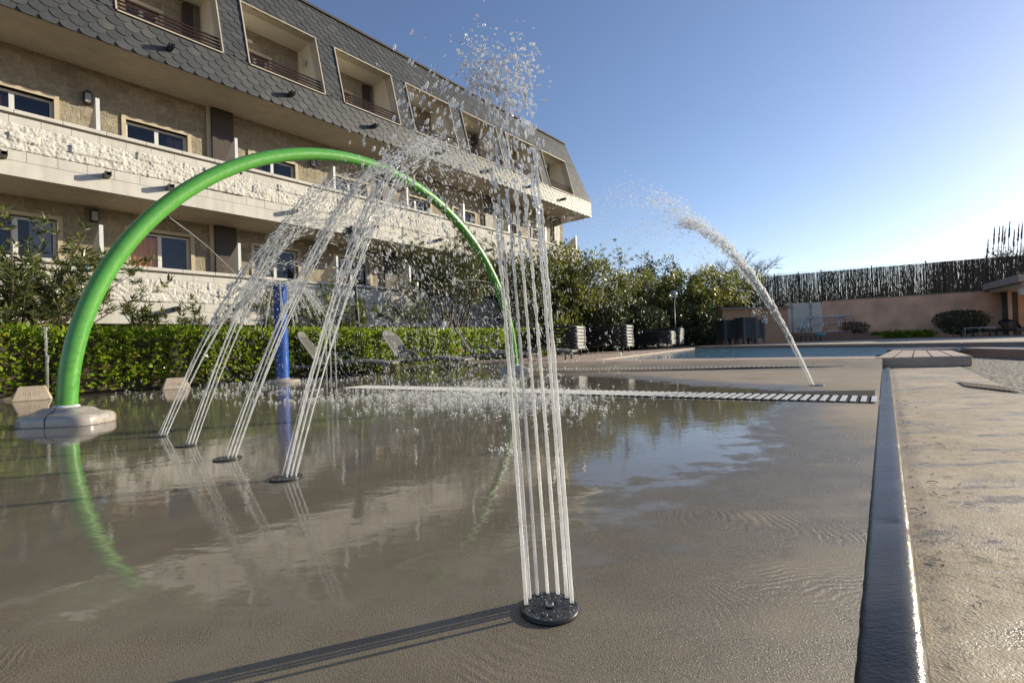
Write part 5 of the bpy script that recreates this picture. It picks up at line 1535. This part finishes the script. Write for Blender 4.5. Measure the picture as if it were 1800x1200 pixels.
h0 = far(1271, 600, 22.6); h1 = far(1387, 600, 23.4); hz = zat(1330, 543, 23)
hut = empty('pump_hut', (0, 0, 0), 0, 'low brown rendered hut under the overhanging evergreens', 'hut')
quad_wall('wall', h0, h1, 0.1, hz, 2.2, 'hut_brown', hut)
d = (h1 - h0)[:2] / np.linalg.norm((h1 - h0)[:2]); n_ = np.array([-d[1], d[0]])
a = h0[:2] - d * 0.10 - n_ * 0.12; b = h1[:2] + d * 0.10 - n_ * 0.12
MB().prism([tuple(a), tuple(b), tuple(b + n_ * 2.5), tuple(a + n_ * 2.5)], 'z', hz + 0.002, hz + 0.06).build('roof', 'coping_face', hut)
MB().prism([tuple(a + n_ * .1), tuple(b + n_ * .1), tuple(b + n_ * 2.4), tuple(a + n_ * 2.4)], 'z', hz + 0.061, hz + 0.12).build('roof_felt', 'roof_dark', hut)
# signs on the hut
def on_hut(px, py, off=0.02):
    r = ray(px, py); P0 = h0[:2] - n_ * off
    t_ = (n_ @ (P0)) / (n_ @ r[:2]); return np.array([r[0] * t_, r[1] * t_, H + r[2] * t_])
def signboard(name, px, py, wpx, hpx, mat, lb):
    c_ = on_hut(px, py); k = c_[1] / FPX; wd_, ht_ = wpx * k, hpx * k
    o = empty(name, tuple(c_), math.atan2(d[1], d[0]), lb, 'sign')
    MB().box((-wd_ / 2, -0.004, -ht_ / 2), (wd_ / 2, 0.014, ht_ / 2)).build('board', mat, o); return o, wd_, ht_
o, wd_, ht_ = signboard('warning_sign', 1325, 554.5, 11, 10, 'sign_yellow', 'square yellow sign with a red no diving ring on the hut')
r0 = ht_ * 0.42; V = []; F = []
for i in range(32):
    an = 2 * PI * i / 32; V += [(r0 * math.cos(an), -0.007, r0 * math.sin(an)), (r0 * 0.76 * math.cos(an), -0.007, r0 * 0.76 * math.sin(an))]
for i in range(32): j = (i + 1) % 32; F.append((2 * i, 2 * j, 2 * j + 1, 2 * i + 1))
mb = MB().add(V, F); mb.obox((-r0 * .56, -0.0065, r0 * .56), (r0 * .56, -0.0065, -r0 * .56), 0.003, r0 * 0.17, (0, 1, 0)); mb.build('ring', 'red_paint', o)
MB().add([(r0 * 0.76 * math.cos(2 * PI * i / 32), -0.0055, r0 * 0.76 * math.sin(2 * PI * i / 32)) for i in range(32)], [tuple(range(32))]).build('disc', 'sign_white', o)
mb = MB(); mb.obox((-r0 * .42, -0.006, -r0 * .1), (r0 * .08, -0.006, r0 * .22), 0.003, r0 * 0.18, (0, 1, 0)); mb.obox((r0 * .08, -0.006, r0 * .2), (r0 * .42, -0.006, -r0 * .2), 0.003, r0 * 0.11, (0, 1, 0)); mb.lathe([(r0 * 0.1, -0.001), (r0 * 0.1, 0.001)], (0, 0), 10)
mb.v[-20:] = [(x + r0 * 0.3, -0.0062 + z * 0.3, y + r0 * 0.26) for x, y, z in mb.v[-20:]]
mb.build('diver', 'black_paint', o)
o, wd_, ht_ = signboard('notice_sheet', 1346, 564, 7.5, 9, 'sign_white', 'white notice sheet on the hut below the dark plate')
mb = MB()
for i in range(6): mb.box((-wd_ * 0.36, -0.006, ht_ * (0.3 - i * 0.11)), (wd_ * (0.34 - 0.12 * (i % 3)), -0.0045, ht_ * (0.3 - i * 0.11) + ht_ * 0.03))
mb.build('text_lines', 'dark_metal', o)
o, wd_, ht_ = signboard('wall_plate', 1346, 554, 11, 4, 'dark_metal', 'small dark plate fixed above the white notice')
MB().box((-wd_ * 0.4, -0.006, -ht_ * 0.1), (wd_ * 0.4, -0.0045, ht_ * 0.12)).build('stripe', 'sign_white', o)

# cream panel wall with two pipes, terracotta wall
c0 = far(1386, 600, 26.6); c1 = far(1446, 600, 26.4); wz = zat(1445, 530, 26.4)
pw = empty('panel_wall', (0, 0, 0), 0, 'cream rendered wall panel between hut and terracotta wall', 'wall')
quad_wall('panel', c0, c1, 0.1, wz - 0.02, 0.3, 'panel_cream', pw)
for px in (1394.5, 1427):
    p = far(px, 600, 26.1); mb = MB(); mb.tube([(p[0], p[1], 0.15), (p[0], p[1], wz - 0.35)], 0.045, 8); mb.tube([(p[0], p[1], wz - 0.345), (p[0], p[1], wz - 0.1), (p[0], p[1] + 0.15, wz - 0.02)], 0.055, 8); mb.build('pipe', 'frame_tan', pw, True)
w1 = far(1900, 600, 21.6)
tw = empty('terracotta_wall', (0, 0, 0), 0, 'long stained terracotta rendered wall under the brushwood fence', 'wall')
quad_wall('wall', c1 + np.array([0.005, -0.02, 0]), w1, 0.1, wz, 0.35, 'terracotta', tw)
quad_wall('coping', c1 + np.array([0.005, -0.06, 0]), w1 + np.array([0, -0.06, 0]), wz + 0.002, wz + 0.035, 0.45, 'coping_pink', tw)

fd = (w1 - c0)[:2]; fl = np.linalg.norm(fd); fd /= fl; fn = np.array([-fd[1], fd[0]])
f0 = c0[:2] - fd * 2.6 + fn * 0.75
def upx(px):   # distance along the fence for an image column
    r = ray(px, 500)[:2]; A_ = np.array([[fd[0], -r[0]], [fd[1], -r[1]]]); return np.linalg.solve(A_, -f0)[0]
ft = zat(1445, 477, f0[1] + fd[1] * upx(1445))
fz0 = wz - 0.25
def fence(s0, s1, dens, lb, posts, seed):
    root = empty('brushwood_fence', (f0[0], f0[1], 0), math.atan2(fd[1], fd[0]), lb, 'fence'); rr = np.random.default_rng(seed)
    n = int((s1 - s0) * 560 * dens); V = []; F = []
    for i in range(n):
        x = s0 + (s1 - s0) * rr.random(); y = rr.normal(0, 0.03); lo = fz0 + abs(rr.normal(0, 0.03)); hi = ft + rr.normal(-0.02, 0.012)
        kind_ = rr.random()
        if kind_ < 0.40: hi = lo + (ft - fz0) * rr.uniform(0.15, 0.55)
        elif kind_ < 0.50: lo = lo + (ft - fz0) * rr.uniform(0.3, 0.7)
        w_ = rr.uniform(0.005, 0.013); tl = rr.normal(0, 0.06); m_ = (lo + hi) / 2; bx = rr.normal(0, 0.035)
        ids = len(V)
        V += [(x - w_ / 2, y, lo), (x + w_ / 2, y, lo), (x + bx + tl / 2 + w_ / 2, y - 0.01, m_), (x + bx + tl / 2 - w_ / 2, y - 0.01, m_), (x + tl + w_ / 3, y, hi), (x + tl - w_ / 3, y, hi), (x, y + w_, lo), (x + bx + tl / 2, y + w_, m_), (x + tl, y + w_, hi)]
        F += [(ids, ids + 1, ids + 2, ids + 3), (ids + 3, ids + 2, ids + 4, ids + 5), (ids + 1, ids + 6, ids + 7, ids + 2), (ids + 2, ids + 7, ids + 8, ids + 4), (ids + 6, ids, ids + 3, ids + 7), (ids + 7, ids + 3, ids + 5, ids + 8)]
    np_mesh('brushwood', np.array(V), np.array(F), 'brush', root)
    for x in posts: MB().tube([(x, -0.06, fz0 - 0.2), (x, -0.06, ft + 0.09)], 0.03, 8).build('post', 'dark_metal', root, True)
    mb = MB()
    for z in (fz0 + 0.25, (fz0 + ft) / 2, ft - 0.12, ft + 0.05): mb.tube([(s0, -0.05, z), (s1, -0.05, z)], 0.006, 4)
    mb.build('wire', 'dark_metal', root)
    return root
su = upx(1638)
fence(upx(1318), su - 0.01, 0.88, 'ragged see through brushwood fence above hut and wall', [upx(q_) for q_ in (1362, 1404, 1444, 1533, 1628)], 31)
fence(su + 0.01, upx(1960), 1.45, 'denser brushwood fence section towards the reed plumes', [upx(q_) for q_ in (1735, 1850)], 32)

# reed plumes behind the fence
pr = empty('plume_reed', (0, 0, 0), 0, 'tall reeds with dark feathery plumes above the fence', 'reeds')
rr = random.Random(9); rg = np.random.default_rng(9); CC = []; AA = []; stm = MB(); CC2 = []; AA2 = []
for (px, tp, bp_) in ((1737, 425, 470), (1748, 404, 460), (1757, 402, 460), (1763, 400, 460), (1767, 405, 460), (1775, 393, 460), (1791, 398, 460), (1797, 396, 455), (1804, 400, 455), (1812, 395, 455), (1783, 408, 458)):
    y = 24.0 + rr.random(); t_ = far(px, tp, y); b_ = far(px - rr.uniform(3, 9), 600, y); b_[2] = 1.5
    stm.tube([b_, (b_ + t_) / 2 + np.array([-0.02, 0, 0]), t_], 0.015, 5)
    d_ = (t_ - b_) / np.linalg.norm(t_ - b_)
    for k in range(240):
        q_ = rr.random(); c_ = t_ - d_ * 0.80 * q_; CC.append(c_); a_ = d_ + rg.standard_normal(3) * 0.20 * (0.35 + q_); AA.append(a_)
    for k in range(7):
        q_ = b_ + d_ * np.linalg.norm(t_ - b_) * rr.uniform(0.3, 0.75); CC2.append(q_); AA2.append(np.array([rr.gauss(0, 0.8), rr.gauss(0, 0.3), rr.uniform(0.1, 0.9)]))
for k in range(160):
    c_ = far(1770 + rr.gauss(8, 20), 600, 24.2); c_[2] = ft - 0.3 + rr.random() * 0.5; CC2.append(c_); AA2.append(np.array([rr.gauss(0, 0.8), rr.gauss(0, 0.3), rr.uniform(0.2, 1.0)]))
leaf_mesh('plumes', np.array(CC), np.array(AA), 0.13 + 0.08 * rg.random(len(CC)), np.full(len(CC), 0.022), 'plume', pr, 0.2, 9)
leaf_mesh('blades', np.array(CC2), np.array(AA2), 0.5 + 0.3 * rg.random(len(CC2)), np.full(len(CC2), 0.03), 'leaf_dark', pr, 0.2, 10)
stm.build('stems', 'twig', pr, True)

# platform with steps and steel handrail
q0 = far(1410, 598, 24.6); q1 = far(1550, 598, 24.0); dp = (q1 - q0)[:2]; lp_ = np.linalg.norm(dp); ang = math.atan2(dp[1], dp[0])
pf = empty('stepped_platform', (q0[0], q0[1], 0.13), ang, 'brick platform with three steps in front of the terracotta wall', 'platform')
zt = zat(1450, 583, 24.4) - 0.13
for k, (x1, yy, z0_, z1_, nm) in enumerate(((lp_, 0.0, 0.0, zt * 0.36, 'step'), (lp_ - 0.35, 0.30, zt * 0.36 + .002, zt * 0.68, 'step'), (lp_ - 1.05, 0.6, zt * 0.68 + .002, zt, 'landing'))):
    MB().box((-0.05, yy, z0_), (x1, 2.0, z1_ - 0.035)).build(nm, 'brick_red', pf)
    MB().box((-0.07, yy - 0.03, z1_ - 0.034), (x1 + 0.02, 2.0, z1_)).build('tread', 'coping_face', pf)
MB().box((0.5, 0.66, zt + 0.003), (lp_ - 1.4, 1.2, zt + 0.035)).build('mat', 'sign_white', pf)
hr = empty('handrail', (q0[0], q0[1], 0.13), ang, 'tubular steel handrail around the brick platform', 'handrail')
k_ = 24.4 / FPX
def rx(px): return (px - 1410) * k_ * lp_ / (140 * k_)
for yy, off in ((0.65, 0.0), (1.6, 0.55)):
    x0 = rx(1413) + off; x1 = rx(1516); z1_ = zt + 0.80
    mb = MB(); mb.tube([(x0, yy, zt * 0.5), (x0, yy, z1_ - 0.30), (x0 + 0.12, yy, z1_ - 0.18), (x0 + 0.5, yy, z1_), (x1, yy, z1_), (x1, yy, zt)], 0.028, 8); mb.build('top_rail', 'steel', hr, True)
    MB().tube([(x0, yy, z1_ - 0.62), (x0 + 0.5, yy, z1_ - 0.38), (x1, yy, z1_ - 0.38)], 0.02, 8).build('mid_rail', 'steel', hr, True)
    for xx in (x0 + 0.14, x0 + 0.5, x0 + 1.2, x0 + 1.95):
        if xx < x1 - 0.1: MB().tube([(xx, yy, zt * 0.6), (xx, yy, z1_ - (0.17 if xx < x0 + 0.3 else 0.0))], 0.02, 8).build('post', 'steel', hr, True)
MB().tube([(rx(1516), 0.65, zt + 0.8), (rx(1516), 1.6, zt + 0.8)], 0.028, 8).build('end_rail', 'steel', hr, True)
# teal basin and black frame before the platform
b_ = far(1442, 592, 23.6); bs = empty('wash_basin', (b_[0], b_[1], 0), 0, 'half round teal basin hung before the platform', 'basin')
zb_ = zat(1442, 588, 23.6)
MB().lathe([(0.05, zb_ - 0.09), (0.16, zb_ - 0.07), (0.23, zb_ - 0.02), (0.245, zb_ + 0.04), (0.22, zb_ + 0.04), (0.15, zb_ - 0.03)], (0, 0), 20).build('bowl', 'teal', bs, True)
MB().lathe([(0.236, zb_ + 0.041), (0.262, zb_ + 0.041), (0.262, zb_ + 0.065), (0.236, zb_ + 0.065)], (0, 0), 20).build('rim', 'sign_white', bs, True)
MB().tube([(0, 0, 0.13), (0, 0, zb_ - 0.09)], 0.03, 8).build('stand', 'dark_metal', bs, True)
b_ = far(1421, 596, 23.5); fm = empty('metal_bench', (b_[0], b_[1], 0.13), 0.05, 'low black metal bench before the platform steps', 'bench')
zf_ = zat(1421, 591, 23.5) - 0.13
MB().box((-0.27, -0.2, zf_), (0.27, 0.2, zf_ + 0.03)).build('top', 'dark_metal', fm)
for sx_ in (-1, 1):
    for sy in (-1, 1): MB().box((sx_ * 0.25 - 0.02, sy * 0.18 - 0.02, 0), (sx_ * 0.25 + 0.02, sy * 0.18 + 0.02, zf_ - 0.002)).build('leg', 'dark_metal', fm)


def bush(px, y, topy, hw, basey, lb, seed, mat='leaf_dark', n=2600):
    b = far(px, 590, y); rg = np.random.default_rng(seed); z1_ = zat(px, topy, y); z0_ = zat(px, basey, y); rx_ = hw / FPX * y
    root = empty('clipped_bush', (b[0], b[1], 0.13), 0, lb, 'bush'); hh = z1_ - 0.13
    o_ = rg.standard_normal((n, 3)); o_ /= np.abs(o_).max(1)[:, None] * 0.5 + np.linalg.norm(o_, axis=1)[:, None] * 0.5; o_ *= (rg.random(n) ** 0.22)[:, None]
    wz_ = 0.62 + 0.38 * np.clip((o_[:, 2] + 1) / 1.2, 0, 1)
    C_ = np.stack([o_[:, 0] * rx_ * wz_, o_[:, 1] * 0.7 * wz_, hh * 0.55 + o_[:, 2] * hh * 0.45], -1)
    leaf_mesh('foliage', C_, o_ + rg.standard_normal((n, 3)) * 0.8, 0.07 + 0.05 * rg.random(n), 0.035 + 0.02 * rg.random(n), mat, root, 0.2, seed)
    mb = MB(); rr = random.Random(seed)
    for k in range(9): e = np.array([rr.gauss(0, 0.4) * rx_, rr.gauss(0, 0.25), hh * 0.75]); mb.tube([(0, 0, 0), tuple(e * 0.5), tuple(e)], [0.03, 0.02, 0.008], 5)
    mb.build('stems', 'bark', root, True); return root
bush(1690, 22.4, 546, 41, 584, 'flat topped dark green bush against the terracotta wall', 41, n=4200)
bush(1502, 25.6, 566, 17, 590, 'small dark shrub behind the handrail end', 42, n=1200)
n = 1500; CC = np.array([far(1530 + 110 * q_, 590, 25.0 - 1.6 * q_ ) for q_ in N.random(n)]); CC[:, 2] = 0.13 + 0.28 * N.random(n) ** 2; CC[:, 1] += N.normal(0, 0.15, n)
o = leaf_mesh('ground_cover', CC, np.stack([N.normal(0, .6, n), N.normal(0, .6, n), np.full(n, 0.9)], -1), 0.14 + 0.1 * N.random(n), np.full(n, 0.05), 'leaf_hedge', None, 0.2, 43)
tag(o, 'low green planting along the foot of the terracotta wall', 'plants', kind='stuff')

# porch at the right edge
pp = empty('poolside_porch', (0, 0, 0), 0, 'open pool house with pink fascia roof at the right edge', 'porch')
ya = 20.6; e0 = far(1731, 507, ya + 1.2); e1 = far(1828, 484, ya - 2.4)
ra = far(1772, 600, ya + 0.6)
zr = zat(1775, 503, ya)
roof = [tuple(far(1731, 600, 22.3)[:2]), tuple(far(1795, 600, 18.6)[:2]), (24.5, 18.0), (29, 24.0), tuple(far(1740, 600, 24.0)[:2])]
MB().prism(roof, 'z', zr, zr + 0.27).build('fascia_roof', 'coping_pink', pp)
inner = [tuple(far(1742, 600, 22.25)[:2]), tuple(far(1800, 600, 19.0)[:2]), (24.0, 18.4), (28.5, 23.7), tuple(far(1752, 600, 23.7)[:2])]
MB().prism(inner, 'z', zr - 0.12, zr - 0.003).build('ceiling_edge', 'soffit', pp)
quad_wall('back_wall', far(1773, 600, 22.4), (27, 23.4), 0.13, zr - 0.12, 0.2, 'void_wall', pp)  # dark tone stands for the shade inside the porch
quad_wall('side_wall', far(1774, 600, 22.3), far(1775, 600, 21.6), 0.13, zr - 0.12, 0.12, 'terracotta', pp)
for px, y in ((1815, 18.9),): p = far(px, 600, y); MB().box((p[0] - 0.1, p[1] - 0.1, 0.13), (p[0] + 0.1, p[1] + 0.1, zr - 0.121)).build('pillar', 'recess_white', pp)
p = far(1799, 500, 19.5); MB().box((p[0] - 0.12, p[1], zr - 0.45), (p[0] + 0.3, p[1] + 0.1, zr - 0.13)).build('light_box', 'sign_white', pp)

# furniture by the porch
p = far(1722, 585, 20.6); tb2 = empty('side_table', (p[0], p[1], 0.13), 0.1, 'white topped low table beside the flat topped bush', 'table')
zt2 = zat(1722, 575, 20.6) - 0.13
MB().box((-0.38, -0.35, zt2 - 0.03), (0.38, 0.35, zt2)).build('tabletop', 'sign_white', tb2, bevel=0.008)
for sx_ in (-1, 1):
    for sy in (-1, 1): MB().tube([(sx_ * 0.33, sy * 0.3, zt2 - 0.031), (sx_ * 0.35, sy * 0.32, 0)], 0.022, 8).build('leg', 'lounger_white', tb2, True)
for k, (px, y, lb) in enumerate(((1757, 20.2, 'dark lounger right of the white topped table by the porch'), (1796, 19.6, 'dark lounger at the right edge before the porch'), (1790, 21.3, 'dark lounger in the shade under the porch roof'))):
    o = lounger_proto(0.1 if k < 2 else 0.7, lb, group='dark loungers by the porch', mat='lounger_dark'); p = far(px, 586, y); o.location = (p[0], p[1], 0.13); o.rotation_euler = (0, 0, 0.12 + 0.1 * k)
p = far(1692, 584, 20.9); fm = empty('low_stool', (p[0], p[1], 0.13), 0.1, 'low grey wire stool in front of the flat topped bush', 'stool')
zs = zat(1692, 580, 20.9) - 0.13
MB().box((-0.24, -0.2, zs - 0.02), (0.24, 0.2, zs)).build('seat', 'lounger', fm)
for sx_ in (-1, 1):
    for sy in (-1, 1): MB().tube([(sx_ * 0.22, sy * 0.18, zs - 0.021), (sx_ * 0.23, sy * 0.19, 0)], 0.016, 6).build('leg', 'lounger', fm, True)

# ------------------------------------------------------------------ litter on the pavement
V = []; F = []; rr = random.Random(77)
for i in range(260):
    a = rr.uniform(0.0, 5.5) ** 1.0; b = 0.085 + abs(rr.gauss(0, 0.11)); 
    if b > 0.7: continue
    x, y = kp(a, b); s_ = 0.0012 + 0.004 * rr.random() ** 2.5; n_ = rr.randint(4, 6); an0 = rr.random() * 6; st_ = rr.uniform(0.6, 1.0)
    ids = len(V); V += [(x + s_ * math.cos(an0 + 2 * PI * k / n_), y + s_ * st_ * math.sin(an0 + 2 * PI * k / n_), -0.0215) for k in range(n_)] + [(x, y, -0.018 + s_ * rr.uniform(0.4, 0.9))]
    F += [(ids + k, ids + (k + 1) % n_, ids + n_) for k in range(n_)]
o = np_mesh('grit', np.array(V), np.array(F), 'litter'); tag(o, 'dark specks of grit along the pavement beside the kerb', 'grit', kind='stuff')
mb = MB()
for i in range(46):
    a = rr.uniform(0.15, 5.2); b = 0.085 + abs(rr.gauss(0, 0.09)); x, y = kp(a, min(b, 0.7)); an = rr.random() * 6.3; l_ = rr.uniform(0.008, 0.03)
    mb.tube([(x, y, -0.0155), (x + l_ * 0.5 * math.cos(an), y + l_ * 0.5 * math.sin(an), -0.013), (x + l_ * math.cos(an + 0.4), y + l_ * math.sin(an + 0.4), -0.0155)], rr.uniform(0.0005, 0.0011), 4)
o = mb.build('twigs', 'litter'); tag(o, 'small twigs and dry leaf bits scattered on the pavement', 'twigs', kind='stuff')
